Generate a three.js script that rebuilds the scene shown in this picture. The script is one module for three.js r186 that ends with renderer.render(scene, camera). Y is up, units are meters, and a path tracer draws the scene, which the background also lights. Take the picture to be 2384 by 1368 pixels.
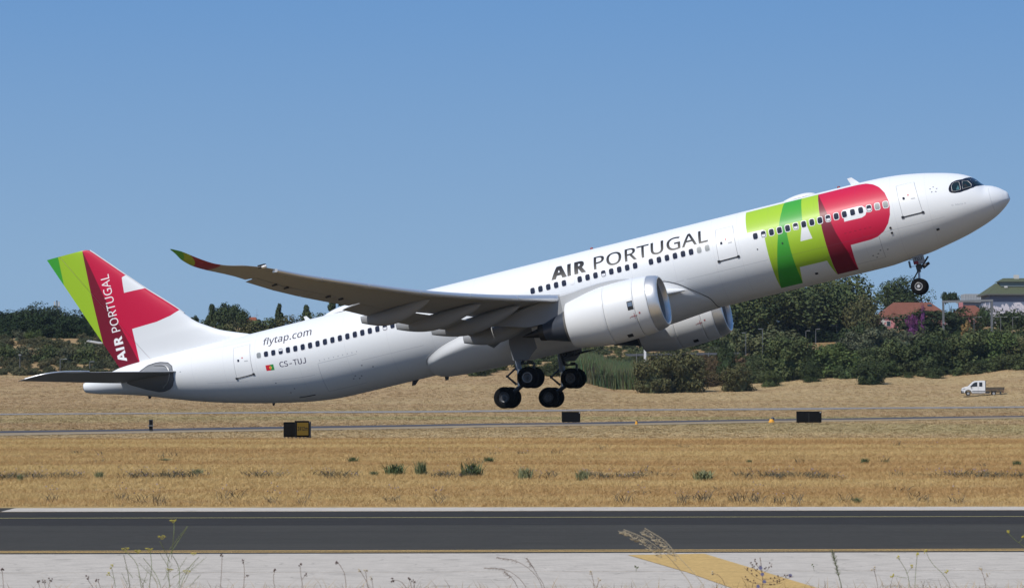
import * as THREE from 'three';
import { mergeGeometries, mergeVertices, toCreasedNormals } from 'three/addons/utils/BufferGeometryUtils.js';
import { RoundedBoxGeometry } from 'three/addons/geometries/RoundedBoxGeometry.js';
import { ImprovedNoise } from 'three/addons/math/ImprovedNoise.js';

/* ------------------------------------------------------------------ camera, sky, sun */
const scene = new THREE.Scene();
const renderer = new THREE.WebGLRenderer({ antialias: true });
renderer.toneMapping = THREE.LinearToneMapping;
renderer.toneMappingExposure = 1.0;
renderer.shadowMap.enabled = true;
const F = 6788, EYE = 3.5, TILT = Math.atan(221 / F);
const camera = new THREE.PerspectiveCamera(2 * Math.atan(684 / F) * 180 / Math.PI, 1024 / 587, 1, 9000);
camera.position.set(0, EYE, 0);
camera.rotation.x = TILT;
camera.focus = 188; camera.userData.fStop = 4.5;

const SUN = new THREE.Vector3(-0.452, 0.768, 0.455).normalize();
const sun = new THREE.DirectionalLight(new THREE.Color(1, 0.96, 0.89), 3.9);
sun.position.copy(SUN).multiplyScalar(400).add(new THREE.Vector3(0, 0, -190));
sun.target.position.set(0, 0, -190);
sun.castShadow = true;
Object.assign(sun.shadow.camera, { left: -120, right: 120, top: 120, bottom: -120, near: 10, far: 1200 });
scene.add(sun, sun.target);

{ // clear summer sky: pale at the horizon, deeper blue overhead, a soft brightening round the sun
  const w = 512, h = 256, d = new Float32Array(w * h * 4);
  const stops = [[-90, .20, .19, .17], [-4, .30, .36, .42], [0, .285, .425, .60], [2.2, .262, .418, .620], [4.5, .215, .375, .612], [7.7, .150, .315, .600], [14, .112, .262, .54], [30, .080, .200, .45], [90, .055, .145, .36]];
  for (let j = 0; j < h; j++) for (let i = 0; i < w; i++) {
    const el = ((j + .5) / h - .5) * 180, az = ((i + .5) / w - .5) * 2 * Math.PI, e = el * Math.PI / 180;
    let k = 1; while (k < stops.length - 1 && el > stops[k][0]) k++;
    const a = stops[k - 1], b = stops[k], t = THREE.MathUtils.clamp((el - a[0]) / (b[0] - a[0]), 0, 1);
    const c = Math.cos(az) * Math.cos(e) * SUN.x + Math.sin(e) * SUN.y + Math.sin(az) * Math.cos(e) * SUN.z;
    const g = .9 * Math.pow(Math.max(0, c), 60) + .16 * Math.pow(Math.max(0, c), 8);
    for (let q = 0; q < 3; q++) d[(j * w + i) * 4 + q] = a[q + 1] + (b[q + 1] - a[q + 1]) * t + (el > 0 ? g * [1, .97, .92][q] : 0);
    d[(j * w + i) * 4 + 3] = 1;
  }
  const sky = new THREE.DataTexture(d, w, h, THREE.RGBAFormat, THREE.FloatType);
  sky.mapping = THREE.EquirectangularReflectionMapping; sky.magFilter = THREE.LinearFilter; sky.needsUpdate = true;
  scene.background = sky; scene.environment = sky;
}

/* ------------------------------------------------------------------ helpers */
const clamp = THREE.MathUtils.clamp, lerp = THREE.MathUtils.lerp, sstep = THREE.MathUtils.smoothstep, PI = Math.PI;
function rng(seed) { let a = seed >>> 0; return () => { a = (a + 0x6D2B79F5) | 0; let t = Math.imul(a ^ (a >>> 15), 1 | a); t = (t + Math.imul(t ^ (t >>> 7), 61 | t)) ^ t; return ((t ^ (t >>> 14)) >>> 0) / 4294967296; }; }
const IN = new ImprovedNoise();
const noise = (x, y, z = .37) => IN.noise(x, y, z);
function pchip(p) {                                    // monotone curve through [x, y] pairs
  const n = p.length, h = [], d = [], m = new Array(n).fill(0);
  for (let i = 0; i < n - 1; i++) { h[i] = p[i + 1][0] - p[i][0]; d[i] = (p[i + 1][1] - p[i][1]) / h[i]; }
  for (let i = 1; i < n - 1; i++) if (d[i - 1] * d[i] > 0) { const a = 2 * h[i] + h[i - 1], b = h[i] + 2 * h[i - 1]; m[i] = (a + b) / (a / d[i - 1] + b / d[i]); }
  m[0] = d[0]; m[n - 1] = d[n - 2];
  return (x) => { let i = 0; while (i < n - 2 && x > p[i + 1][0]) i++; const t = clamp((x - p[i][0]) / h[i], 0, 1); return p[i][1] * (1 + 2 * t) * (1 - t) ** 2 + m[i] * h[i] * t * (1 - t) ** 2 + p[i + 1][1] * t * t * (3 - 2 * t) + m[i + 1] * h[i] * t * t * (t - 1); };
}
const used = new Map();
function numbered(name) { const k = used.get(name) || 0; used.set(name, k + 1); return k ? name + '_' + String(k).padStart(3, '0') : name; }
function tag(o, label, category, group, kind) { if (label) o.userData.label = label; if (category) o.userData.category = category; if (group) o.userData.group = group; if (kind) o.userData.kind = kind; return o; }
function shade(o) { o.traverse((m) => { if (m.isMesh) { m.castShadow = true; m.receiveShadow = true; } }); return o; }
function thing(name, label, category, pos = [0, 0, 0], turn = 0, group) { const o = new THREE.Group(); o.name = numbered(name); o.position.set(...pos); o.rotation.y = turn; scene.add(o); return tag(o, label, category, group); }
function part(name, geo, mat, parent, label) { const g = Array.isArray(geo) ? mergeGeometries(geo.map((x) => { const y = x.index ? x.toNonIndexed() : x.clone(); for (const k of Object.keys(y.attributes)) if (!['position', 'normal', 'uv'].includes(k)) y.deleteAttribute(k); if (!y.attributes.uv) y.setAttribute('uv', new THREE.BufferAttribute(new Float32Array(y.attributes.position.count * 2), 2)); return y; })) : geo; const m = new THREE.Mesh(g, mat); m.name = name; m.castShadow = m.receiveShadow = true; parent.add(m); if (label) m.userData.label = label; return m; }
function single(name, geo, mat, label, category, group) { const m = part(numbered(name), geo, mat, scene); return tag(m, label, category, group); }
function struct(name, geo, mat, label) { const m = part(numbered(name), geo, mat, scene); return tag(m, label, null, null, 'structure'); }
const lin = (r, g, b) => new THREE.Color().setRGB(r, g, b);
const mat = (c, rough = .7, metal = 0, extra = {}) => new THREE.MeshStandardMaterial({ color: Array.isArray(c) ? lin(...c) : c, roughness: rough, metalness: metal, ...extra });
const dull = (c, extra = {}) => new THREE.MeshPhysicalMaterial({ color: Array.isArray(c) ? lin(...c) : c, roughness: 1, metalness: 0, specularIntensity: .2, ...extra });
const paintMat = (c, extra = {}) => new THREE.MeshPhysicalMaterial({ color: Array.isArray(c) ? lin(...c) : c, roughness: .5, metalness: 0, clearcoat: .3, clearcoatRoughness: .3, ...extra });
function box(w, h, d, x = 0, y = 0, z = 0, rx = 0, ry = 0, rz = 0) { const g = new THREE.BoxGeometry(w, h, d); g.applyMatrix4(new THREE.Matrix4().compose(new THREE.Vector3(x, y, z), new THREE.Quaternion().setFromEuler(new THREE.Euler(rx, ry, rz)), new THREE.Vector3(1, 1, 1))); return g; }
function rbox(w, h, d, r, x = 0, y = 0, z = 0) { const g = new RoundedBoxGeometry(w, h, d, 2, r); g.translate(x, y, z); return g; }
function rod(a, b, r0, r1 = r0, seg = 10) { const A = a.isVector3 ? a : new THREE.Vector3(...a), B = b.isVector3 ? b : new THREE.Vector3(...b), L = A.distanceTo(B); const g = new THREE.CylinderGeometry(r1, r0, L, seg); g.applyQuaternion(new THREE.Quaternion().setFromUnitVectors(new THREE.Vector3(0, 1, 0), B.clone().sub(A).normalize())); const c = A.clone().add(B).multiplyScalar(.5); g.translate(c.x, c.y, c.z); return g; }
function tube(pts, r, seg = 12, rad = 5) { return new THREE.TubeGeometry(new THREE.CatmullRomCurve3(pts.map((p) => p.isVector3 ? p : new THREE.Vector3(...p))), seg, r, rad); }
function loft(rings, { closed = true, cap0 = false, cap1 = false } = {}) {  // rings: arrays of Vector3
  const n = rings[0].length, pos = [], idx = [];
  for (const r of rings) for (const v of r) pos.push(v.x, v.y, v.z);
  const m = closed ? n : n - 1;
  for (let i = 0; i < rings.length - 1; i++) for (let j = 0; j < m; j++) { const a = i * n + j, b = i * n + (j + 1) % n, c = a + n, d = b + n; idx.push(a, c, b, b, c, d); }
  const cap = (i, flip) => { const c = new THREE.Vector3(); for (const v of rings[i]) c.add(v); c.multiplyScalar(1 / n); const base = pos.length / 3; pos.push(c.x, c.y, c.z); for (const v of rings[i]) pos.push(v.x, v.y, v.z); for (let j = 0; j < m; j++) { const a = base + 1 + j, b = base + 1 + (j + 1) % n; flip ? idx.push(base, b, a) : idx.push(base, a, b); } };
  if (cap0) cap(0, false); if (cap1) cap(rings.length - 1, true);
  const g = new THREE.BufferGeometry(); g.setAttribute('position', new THREE.Float32BufferAttribute(pos, 3)); g.setIndex(idx); g.computeVertexNormals(); return g;
}
function canvas(w, h, draw, srgb = true) { const c = document.createElement('canvas'); c.width = w; c.height = h; const x = c.getContext('2d'); draw(x, w, h); const t = new THREE.CanvasTexture(c); if (srgb) t.colorSpace = THREE.SRGBColorSpace; t.wrapS = t.wrapT = THREE.RepeatWrapping; return t; }
function grain(n, fn, srgb = false) { const d = new Uint8Array(n * n * 4); for (let j = 0; j < n; j++) for (let i = 0; i < n; i++) { const c = fn(i / n, j / n, i, j); for (let k = 0; k < 3; k++) d[(j * n + i) * 4 + k] = clamp(c[k] * 255, 0, 255); d[(j * n + i) * 4 + 3] = 255; } const t = new THREE.DataTexture(d, n, n); t.wrapS = t.wrapT = THREE.RepeatWrapping; t.magFilter = THREE.LinearFilter; if (srgb) t.colorSpace = THREE.SRGBColorSpace; t.needsUpdate = true; return t; }
// noise that tiles over the unit square
const tileNoise = (u, v, f, s = 0) => { const a = noise(u * f, v * f, s), b = noise((u - 1) * f, v * f, s), c = noise(u * f, (v - 1) * f, s), e = noise((u - 1) * f, (v - 1) * f, s); return lerp(lerp(a, b, u), lerp(c, e, u), v); };
// the world point D metres ahead of the lens in the direction of a place in the photograph
const SA = Math.sin(TILT), CA = Math.cos(TILT);
function at(px, py, D) { const dx = (px - 1192) / F, dy = (684 - py) / F, y = CA * dy + SA, z = SA * dy - CA, s = D / -z; return new THREE.Vector3(dx * s, EYE + y * s, -D); }

/* ------------------------------------------------------------------ terrain */
const baseG = pchip([[-90, 0], [50, 0], [86, 0], [120, .32], [150, .61], [161, .70], [164, .62], [167, -.3], [169, -.6], [238, -.6], [250, -.45], [300, -.03], [380, .58], [440, 1.15], [480, 1.75], [540, 4.4], [600, 9.5], [650, 13.6], [690, 17], [720, 18.2], [900, 22], [1500, 24], [8000, 24]]);
const bushLine = pchip([[-900, 5.6], [0, 5.5], [300, 5.5], [1000, 5.7], [1350, 5.2], [1430, 3.8], [1600, 3.7], [1750, 3.9], [1950, 5.0], [2200, 5.1], [2384, 6.7], [3200, 7]]);
function ground(x, z) {
  const D = -z; let g = baseG(D);
  if (D > 400) { const px = 1192 + x / D * F; g += sstep(D, 430, 540) * (1 - sstep(D, 620, 900)) * (bushLine(px) - 4.4); g += .22 * noise(x * .06, D * .03) * sstep(D, 420, 480) + .5 * noise(x * .02, D * .02, 3) * sstep(D, 470, 620); }
  else if (D > 86) g += .05 * noise(x * .15, D * .12) * sstep(D, 86, 95) * (1 - sstep(D, 176, 182)) + .06 * noise(x * .05, D * .05, 7) * sstep(D, 236, 250);
  return g;
}
const drop = (px, D, py = 900) => { const p = at(px, py, D); p.y = ground(p.x, p.z); return p; };
{
  const Ds = []; for (let d = -90; d < 44; d += 12) Ds.push(d);
  for (let d = 44; d < 170; d += 1.4) Ds.push(d); for (let d = 170; d < 250; d += 3) Ds.push(d); for (let d = 250; d < 660; d += 4) Ds.push(d); for (let d = 660; d < 1000; d += 25) Ds.push(d); for (let d = 1000; d <= 4000; d += 600) Ds.push(d);
  const N = 150, pos = [], col = [], uv = [], idx = [];
  for (const D of Ds) for (let i = 0; i <= N; i++) {
    const u = i / N * 2 - 1, half = 34 + Math.max(0, D) * .235, far = 500 + Math.max(0, D) * .6;
    const au = Math.abs(u), x = Math.sign(u) * (au < .8 ? au / .8 * half : half + (far - half) * ((au - .8) / .2) ** 1.6);
    pos.push(x, ground(x, -D), -D); uv.push(x / 6, D / 6);
    let c;
    const s1 = noise(x * .018, D * .16, 1), s2 = noise(x * .05, D * .5, 2), s3 = noise(x * .4, D * .5, 4);
    if (D < 172) { // unmown straw with rusty streaks
      const rust = clamp(.5 + 1.1 * s1 + .5 * s2, 0, 1); c = [lerp(.475, .385, rust), lerp(.345, .247, rust), lerp(.155, .108, rust)]; const bare = clamp(noise(x * .12, D * .35, 15) * 3 - .9, 0, 1) * .5; c = [lerp(c[0], .33, bare), lerp(c[1], .25, bare), lerp(c[2], .165, bare)];
      const pale = sstep(D, 104, 108) * (1 - sstep(D, 112, 120)) * .5; c = [lerp(c[0], .54, pale), lerp(c[1], .40, pale), lerp(c[2], .18, pale)];
    } else { // mown field, paler, with pinkish and greenish bands
      const pink = clamp(.5 + 1.5 * noise(x * .008, D * .05, 5) + .5 * s1, 0, 1), green = clamp(noise(x * .01, D * .035, 6) * 1.6 + .15, 0, 1) * (1 - sstep(D, 330, 430));
      c = [lerp(.45, .40, pink), lerp(.33, .27, pink), lerp(.175, .145, pink)]; c = [lerp(c[0], .31, green * .7), lerp(c[1], .28, green * .7), lerp(c[2], .12, green * .7)];
      const soil = D > 560 ? clamp(.4 + 1.4 * s2, 0, 1) : 0; c = [lerp(c[0], .30, soil), lerp(c[1], .19, soil), lerp(c[2], .09, soil)];
    }
    const k = 1 + .16 * s3 + .1 * s2; col.push(c[0] * k, c[1] * k, c[2] * k);
  }
  for (let j = 0; j < Ds.length - 1; j++) for (let i = 0; i < N; i++) { const a = j * (N + 1) + i, b = a + 1, c = a + N + 1, d = c + 1; idx.push(a, b, c, b, d, c); }
  const g = new THREE.BufferGeometry(); g.setAttribute('position', new THREE.Float32BufferAttribute(pos, 3)); g.setAttribute('color', new THREE.Float32BufferAttribute(col, 3)); g.setAttribute('uv', new THREE.Float32BufferAttribute(uv, 2)); g.setIndex(idx); g.computeVertexNormals();
  const tex = grain(512, (u, v) => { const k = .86 + .22 * tileNoise(u, v, 24, 1) + .3 * tileNoise(u, v, 90, 2) + .14 * tileNoise(u, v, 7, 3); return [k, k * .985, k * .95]; });
  struct('ground', g, dull(0xffffff, { vertexColors: true, map: tex }), 'dry straw coloured airfield ground rising to a scrubby slope');
}
function ribbon(d0, slope, width, lift, halfX, uvs = 4, cols = 120, rows = 3, cx = 0) {   // a sheet laid along x on the terrain, near edge at D = d0 + slope * x
  const pos = [], uv = [], idx = [];
  for (let j = 0; j <= rows; j++) for (let i = 0; i <= cols; i++) { const x = cx + (i / cols * 2 - 1) * halfX, D = d0 + slope * x + width * j / rows; pos.push(x, ground(x, -D) + lift, -D); uv.push(x / uvs, D / uvs); }
  for (let j = 0; j < rows; j++) for (let i = 0; i < cols; i++) { const a = j * (cols + 1) + i, b = a + 1, c = a + cols + 1, d = c + 1; idx.push(a, b, c, b, d, c); }
  const g = new THREE.BufferGeometry(); g.setAttribute('position', new THREE.Float32BufferAttribute(pos, 3)); g.setAttribute('uv', new THREE.Float32BufferAttribute(uv, 2)); g.setIndex(idx); g.computeVertexNormals(); return g;
}
const SK = .04;                                        // the taxiway runs at a slight angle to the picture
const asphaltTex = grain(1024, (u, v) => { const lane = .16 * tileNoise(u * .15, v, 7, 8) + .12 * tileNoise(u * .3, v, 26, 5); const k = .80 + .2 * tileNoise(u, v, 160, 1) + .12 * tileNoise(u, v, 40, 2) + lane; return [k, k, k * 1.01]; });
const asphalt = dull([.066, .062, .053], { map: asphaltTex });
const asphaltDark = dull([.047, .0435, .0395], { map: asphaltTex });
const concTex = grain(1024, (u, v) => { const st = Math.max(0, tileNoise(u, v, 9, 9)) * .16, line = tileNoise(u * .3, v, 60, 4) * .05; const k = .84 + .14 * tileNoise(u, v, 120, 1) + .12 * tileNoise(u, v, 30, 2) + line * 2 - st * 1.5 - (Math.abs(tileNoise(u, v, 6, 6)) < .012 ? .16 : 0); return [k, k * .995, k * .985]; });
const concrete = dull([.585, .53, .462], { map: concTex });
const yellow = dull([.60, .40, .155], { map: grain(256, (u, v) => { const k = .84 + .28 * tileNoise(u, v, 40, 1) + .12 * tileNoise(u, v, 9, 2); return [k, k, k]; }) });
const yellowThin = mat([.34, .30, .11], .8);
struct('taxiway', ribbon(62.3, SK, 12.8, .004, 320, 9), asphalt, 'smooth grey asphalt taxiway with yellow edge lines');
struct('taxiway', ribbon(75.1, SK, 8.6, .004, 320, 9), asphaltDark, 'darker far lane of the asphalt taxiway');
struct('taxiway_shoulder', ribbon(56.05, SK, 6.25, .002, 320, 8), concrete, 'pale concrete shoulder in front of the taxiway');
struct('taxiway_shoulder', ribbon(45.9, SK, 10.1, .002, 320, 8), concrete, 'nearest pale concrete strip below the joint');
struct('taxiway_shoulder', ribbon(83.9, SK, 2.5, .003, 320, 8), concrete, 'thin pale concrete strip between the taxiway and the dry grass');
struct('shoulder_patch', ribbon(83.9, SK, 2.5, .007, 4, 5, 8, 2, -18.6), asphalt, 'grey asphalt end of the pale strip at the left');
struct('edge_line', ribbon(62.75, SK, .24, .008, 320, 3), yellow, 'nearer of the two yellow taxiway edge stripes');
struct('edge_line', ribbon(63.25, SK, .24, .008, 320, 3), yellow, 'second yellow taxiway edge stripe just behind the nearest one');
struct('edge_line', ribbon(79.5, SK, .22, .008, 320, 3), yellowThin, 'thin yellow line along the far side of the taxiway');
{ // painted yellow diagonal band on the shoulder
  const P = [[1462, 1291], [1640, 1288], [1905, 1368], [2075, 1422], [1870, 1422], [1705, 1368], [1600, 1331]].map(([x, y]) => { const D = EYE * F / (y - 905); return at(x, y, D); });
  const s = new THREE.Shape(P.map((p) => new THREE.Vector2(p.x, -p.z)));
  const g = new THREE.ShapeGeometry(s); g.rotateX(-PI / 2); g.translate(0, .010, 0);
  const u = g.attributes.uv; for (let i = 0; i < u.count; i++) u.setXY(i, u.getX(i) / 4, u.getY(i) / 4);
  struct('painted_band', g, yellow, 'wide faded yellow diagonal band painted across the concrete shoulder');
}
struct('runway', ribbon(168.5, 0, 62, .05, 500, 9, 60), asphalt, 'runway lying in the dip behind the near grass');
struct('far_taxiway', ribbon(290, .78, 7.5, .06, 150, 9, 160, 4), dull([.10, .10, .115], { map: asphaltTex }), 'narrow dark far taxiway crossing the field behind the signs');
struct('far_taxiway_shoulder', ribbon(281, .78, 8.5, .05, 150, 9, 160, 4), dull([.36, .285, .19], { map: concTex }), 'dusty pale verge along the narrow dark far taxiway');
struct('far_road', ribbon(375, .45, 13, .06, 190, 9, 160, 4), dull([.30, .28, .26], { map: concTex }), 'pale grey perimeter road beyond the signs');

scene.fog = new THREE.FogExp2(new THREE.Color().setRGB(.62, .77, .95), .000045);   // thin summer haze

/* ------------------------------------------------------------------ the airliner (body frame: x metres aft of the nose, l to starboard, u up) */
const plane = thing('airliner', 'white twin-engined airliner with red and green logo climbing nose up off the runway', 'airliner', [31.224, 15.858, -182.794]);
plane.quaternion.setFromRotationMatrix(new THREE.Matrix4().set(.93742, -.21263, -.27573, 0, .22159, .97514, .00138, 0, .26858, -.0624, .96123, 0, 0, 0, 0, 1));
const V = (x, l, u) => new THREE.Vector3(-x, u, l);
const ZT = pchip([[0, -.42], [.06, -.06], [.26, .17], [.62, .45], [.99, .64], [1.34, .75], [1.86, 1.31], [2.07, 1.49], [2.57, 1.77], [3.23, 2.01], [4.16, 2.26], [5.11, 2.47], [6.59, 2.7], [7.8, 2.79], [9.23, 2.82], [58, 2.82], [59.75, 2.8], [61.3, 2.72], [61.8, 2.62], [64.1, 2.3]]);
const ZB = pchip([[0, -.42], [.13, -.59], [.48, -.9], [1.01, -1.25], [1.64, -1.54], [2.26, -1.76], [3.15, -2.03], [4.7, -2.37], [5.71, -2.56], [7.01, -2.68], [8.37, -2.8], [10.4, -2.82], [44.5, -2.82], [46, -2.8], [47.65, -2.66], [49.5, -2.36], [52, -1.85], [55.2, -1.05], [57.7, -.29], [59.9, .45], [62.04, 1.04], [63.4, 1.38], [64.1, 1.62]]);
const WD = pchip([[0, 0], [.06, .3], [.25, .64], [.5, .94], [1, 1.34], [2, 1.86], [3, 2.2], [4, 2.42], [5, 2.58], [6, 2.68], [7, 2.75], [9, 2.82], [46, 2.82], [50, 2.66], [54, 2.2], [58, 1.6], [61, 1.05], [64.1, .36]]);
const ZM = pchip([[0, -.42], [1, -.35], [3, -.2], [6, -.05], [8, 0], [46, 0], [50, .25], [54, .8], [58, 1.3], [62, 1.75], [64.1, 1.96]]);
function hull(x, t, off = 0) { const zm = ZM(x), c = Math.cos(t), s = Math.sin(t); return V(x, (WD(x) + off) * c, zm + ((s > 0 ? ZT(x) - zm : zm - ZB(x)) + off) * s); }

const WHITE = [.74, .75, .76];
const css = { white: '#dfe1e3', red: '#c3123f', dred: '#741029', lime: '#9cc02c', green: '#3d9d34', ink: '#07060e' };
function liveryCanvas(x0, x1, draw) {                     // the skin of the hull unrolled: x along, angle across
  return canvas(2048, 1024, (c, w, h) => {
    c.fillStyle = css.white; c.fillRect(0, 0, w, h);
    const kx = w / (x1 - x0), ky = h / (2 * PI * 2.82);
    for (const side of [1, -1]) {
      c.save(); if (side > 0) c.setTransform(-kx / 100, 0, 0, ky / 100, -kx * x0, .75 * h); else c.setTransform(kx / 100, 0, 0, -ky / 100, -kx * x0, .25 * h);
      // units: cm, rightward as one faces that side, downward; sx() places a starboard x on either side
      draw(c, (x, a, b) => (side > 0 ? -x : (a + b) - x - 0 ) * 100, (t) => -t * 282, side); c.restore();
    }
  });
}
function poly(c, pts, fill) { c.beginPath(); pts.forEach((p, i) => i ? c.lineTo(p[0], p[1]) : c.moveTo(p[0], p[1])); c.closePath(); c.fillStyle = fill; c.fill(); }
function words(c, str, sA, sB, base, cap, font, color, bold = 0) {   // between sA and sB on a baseline, capitals this high
  c.font = font.replace('$', String(cap / .714)); c.fillStyle = color; c.textAlign = 'left'; c.textBaseline = 'alphabetic';
  const k = (sB - sA) / c.measureText(str).width; c.save(); c.translate(sA, base); c.scale(k, 1); c.fillText(str, 0, 0); if (bold) { c.strokeStyle = color; c.lineWidth = bold; c.strokeText(str, 0, 0); } c.restore();
}
function boldAir(c, sA, sB, base, cap, color, w) {          // A, a plain bar and R
  const L = sB - sA; words(c, 'A', sA, sA + L * .42, base, cap, 'bold $px sans-serif', color, w); words(c, 'R', sA + L * .64, sB, base, cap, 'bold $px sans-serif', color, w); c.fillStyle = color; c.fillRect(sA + L * .465, base - cap - w * .4, L * .105, cap + w * .8);
}
const front = liveryCanvas(0, 32, (c, X, T, side) => {
  // on the port side a shape that spans a..b is laid out from the other end so that it still reads
  const lay = (a, b) => (x) => side > 0 ? -x * 100 : ((a + b) - x) * 100;
  const s = lay(7.15, 16.4), p = (x, t) => [s(x), T(t)];
  const green = [p(16.4, 1.187), p(16.37, .43), p(15.29, .42), p(15.29, -.33), p(15.26, -1.195), p(13.84, -1.195), p(13.6, -.646), p(11.82, -.648), p(11.54, -1.19), p(11.57, -.2), p(11.58, .385), p(11.6, 1.21)];
  poly(c, green, css.lime);
  const up = [[13.84, 1.205], [14, .797], [14.24, .444], [14.47, .132], [14.71, -.181], [14.92, -.468], [15.12, -.804], [15.27, -1.195], [13.84, -1.195], [13.79, -.9], [13.82, -.574], [13.84, -.257], [13.84, .415], [12.73, .408], [12.7, .69], [12.71, 1.205]];
  poly(c, up.map((q) => p(...q)), css.green);
  poly(c, [p(12.74, .38), p(12.56, .38), p(12.31, -.06), p(13.1, -.061)], css.white);
  const P = [[11.61, 1.2], [11.57, .7], [11.59, .117], [11.55, -.573], [11.52, -1.19], [10.16, -1.19], [10.08, -.41], [8.75, -.4], [8.31, -.373], [7.84, -.286], [7.46, -.135], [7.23, .05], [7.14, .23], [7.16, .409], [7.31, .618], [7.62, .833], [8.02, 1.013], [8.49, 1.149], [9, 1.19], [9.52, 1.2]];
  poly(c, P.map((q) => p(...q)), css.red);
  poly(c, [[11.61, 1.2], [11.57, .7], [11.59, .117], [11.55, -.573], [11.52, -1.19], [10.16, -1.19], [10.38, -.541], [10.8, -.048], [11.12, .464], [11.45, .92]].map((q) => p(...q)), css.dred);
  poly(c, [[10.1, .414], [10.12, .133], [8.98, .13], [8.73, .167], [8.61, .241], [8.64, .339], [8.84, .405], [9.09, .416]].map((q) => p(...q)), css.white);
  const s2 = lay(18.9, 29.6);
  boldAir(c, s2(29.5), s2(27.24), T(.462), 97, css.ink, 8);
  words(c, 'PORTUGAL', s2(26.78), s2(18.92), T(.462), 104, '$px sans-serif', css.ink, 2.5);
  const s3 = lay(2.4, 3.5); words(c, 'D. Maria II', s3(3.42), s3(2.52), T(-.03), 15, '$px sans-serif', '#a9adb2');
  const s4 = lay(4.1, 4.5); // small ring of five darts
  for (let i = 0; i < 5; i++) { const a = i / 5 * 2 * PI - .3, x = s4(4.3) + Math.cos(a) * 21, y = T(.515) + Math.sin(a) * 24; poly(c, [[x + 7 * Math.cos(a), y + 7 * Math.sin(a)], [x + 6 * Math.cos(a + 2.2), y + 6 * Math.sin(a + 2.2)], [x + 6 * Math.cos(a - 2.2), y + 6 * Math.sin(a - 2.2)]], '#4a4a60'); }
  c.strokeStyle = 'rgba(120,126,136,.13)'; c.lineWidth = 2; for (const x of [4.8, 6.95, 9.2, 11.9, 14.9, 17.0, 18.7, 21.4, 24.2, 27, 29.8]) { c.beginPath(); c.moveTo(-x * 100 * side, T(1.6)); c.lineTo(-x * 100 * side, T(-1.6)); c.stroke(); }
  c.strokeStyle = 'rgba(110,116,126,.38)'; c.lineWidth = 2.2; // skin joints
  const s5 = lay(0, 32); for (const [a, b, t] of [[20.8, 15.4, -.29], [30, 21, -.29], [15, 4, -.31]]) { c.beginPath(); c.moveTo(s5(a), T(t)); c.lineTo(s5(b), T(t)); c.stroke(); }
  c.strokeStyle = 'rgba(80,84,95,.5)'; c.beginPath(); c.moveTo(s5(8.22), T(-.38)); c.lineTo(s5(8.24), T(-.97)); c.lineTo(s5(10.1), T(-.97)); c.stroke();
  c.strokeStyle = 'rgba(120,126,136,.35)'; c.beginPath(); c.moveTo(s5(1.1), T(.9)); c.lineTo(s5(1.02), T(-.8)); c.stroke();
  for (const [x, t] of [[8.6, -.8], [8.4, -.72], [8.75, -.9], [7.95, -.75], [8.95, -.82]]) { c.fillStyle = 'rgba(60,64,76,.6)'; c.fillRect(s5(x) - 5, T(t) - 4, 10, 8); }
  c.fillStyle = 'rgba(80,20,30,.35)'; for (let k = 0; k < 6; k++) c.fillRect(s5(10.2 - .32 * k) - 9, T(-.13) - 4, 15, 5);
});
const rearTex = liveryCanvas(32, 64.1, (c, X, T, side) => {
  const lay = (a, b) => (x) => side > 0 ? -x * 100 : ((a + b) - x) * 100;
  const s = lay(46.4, 50);
  c.save(); c.transform(1, 0, -.06, 1, T(.58) * .06, 0); words(c, 'flytap.com', s(50.02), s(46.42), T(.585), 62, '$px sans-serif', '#2a2232', 1.5); c.restore();
  words(c, 'CS-TUJ', s(48.98), s(46.98), T(-.09), 39, '$px monospace', '#26213a', 1);
  const f = s(49.95), y0 = T(.01), fw = 57, fh = 42; c.fillStyle = '#c8202f'; c.fillRect(f, y0, fw, fh); c.fillStyle = '#1f8a43'; c.fillRect(side > 0 ? f + fw * .58 : f + fw * .58, y0, fw * .42, fh); c.fillStyle = '#e5c04a'; c.beginPath(); c.arc(f + fw * .58, y0 + fh / 2, 10, 0, 7); c.fill(); c.fillStyle = '#d9544f'; c.fillRect(f + fw * .58 - 4, y0 + fh / 2 - 5, 8, 9);
  const q = lay(32, 64.1);
  c.strokeStyle = 'rgba(120,126,136,.13)'; c.lineWidth = 2; for (const x of [35, 38.2, 41.2, 44.2, 47.6, 50.6, 53, 55.4, 57.9, 60.6]) { c.beginPath(); c.moveTo(-x * 100 * side, T(1.6)); c.lineTo(-x * 100 * side, T(-1.6)); c.stroke(); }
  c.strokeStyle = 'rgba(105,110,122,.5)'; c.lineWidth = 2.2; c.beginPath(); c.moveTo(q(46.26), T(-.16)); c.lineTo(q(43.5), T(-.155)); c.moveTo(q(46.28), T(-.16)); c.lineTo(q(46.33), T(-.975)); c.lineTo(q(43.6), T(-.974)); c.stroke();
  c.fillStyle = 'rgba(90,96,110,.45)'; for (let k = 0; k < 9; k++) c.fillRect(q(46.1 - .33 * k) - 3, T(-.1) - 4, 5, 8);
  c.strokeStyle = 'rgba(105,110,122,.35)'; for (const [a, b, t] of [[49.8, 46.7, -.42], [43.3, 38.9, -.33], [58.3, 51, .86], [54.5, 51.5, -.38]]) { c.beginPath(); c.moveTo(q(a), T(t)); c.lineTo(q(b), T(t)); c.stroke(); }
  for (const [x, t] of [[44.3, -.75], [44.1, -.68], [43.9, -.78], [43.4, -.45], [42.7, -.55], [43.7, -.72], [49.6, -.5], [56.3, .12], [48.9, -.85], [48.5, -.72]]) { c.fillStyle = 'rgba(60,64,78,.55)'; c.fillRect(q(x) - 5, T(t) - 4, 10, 8); }
});
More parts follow.
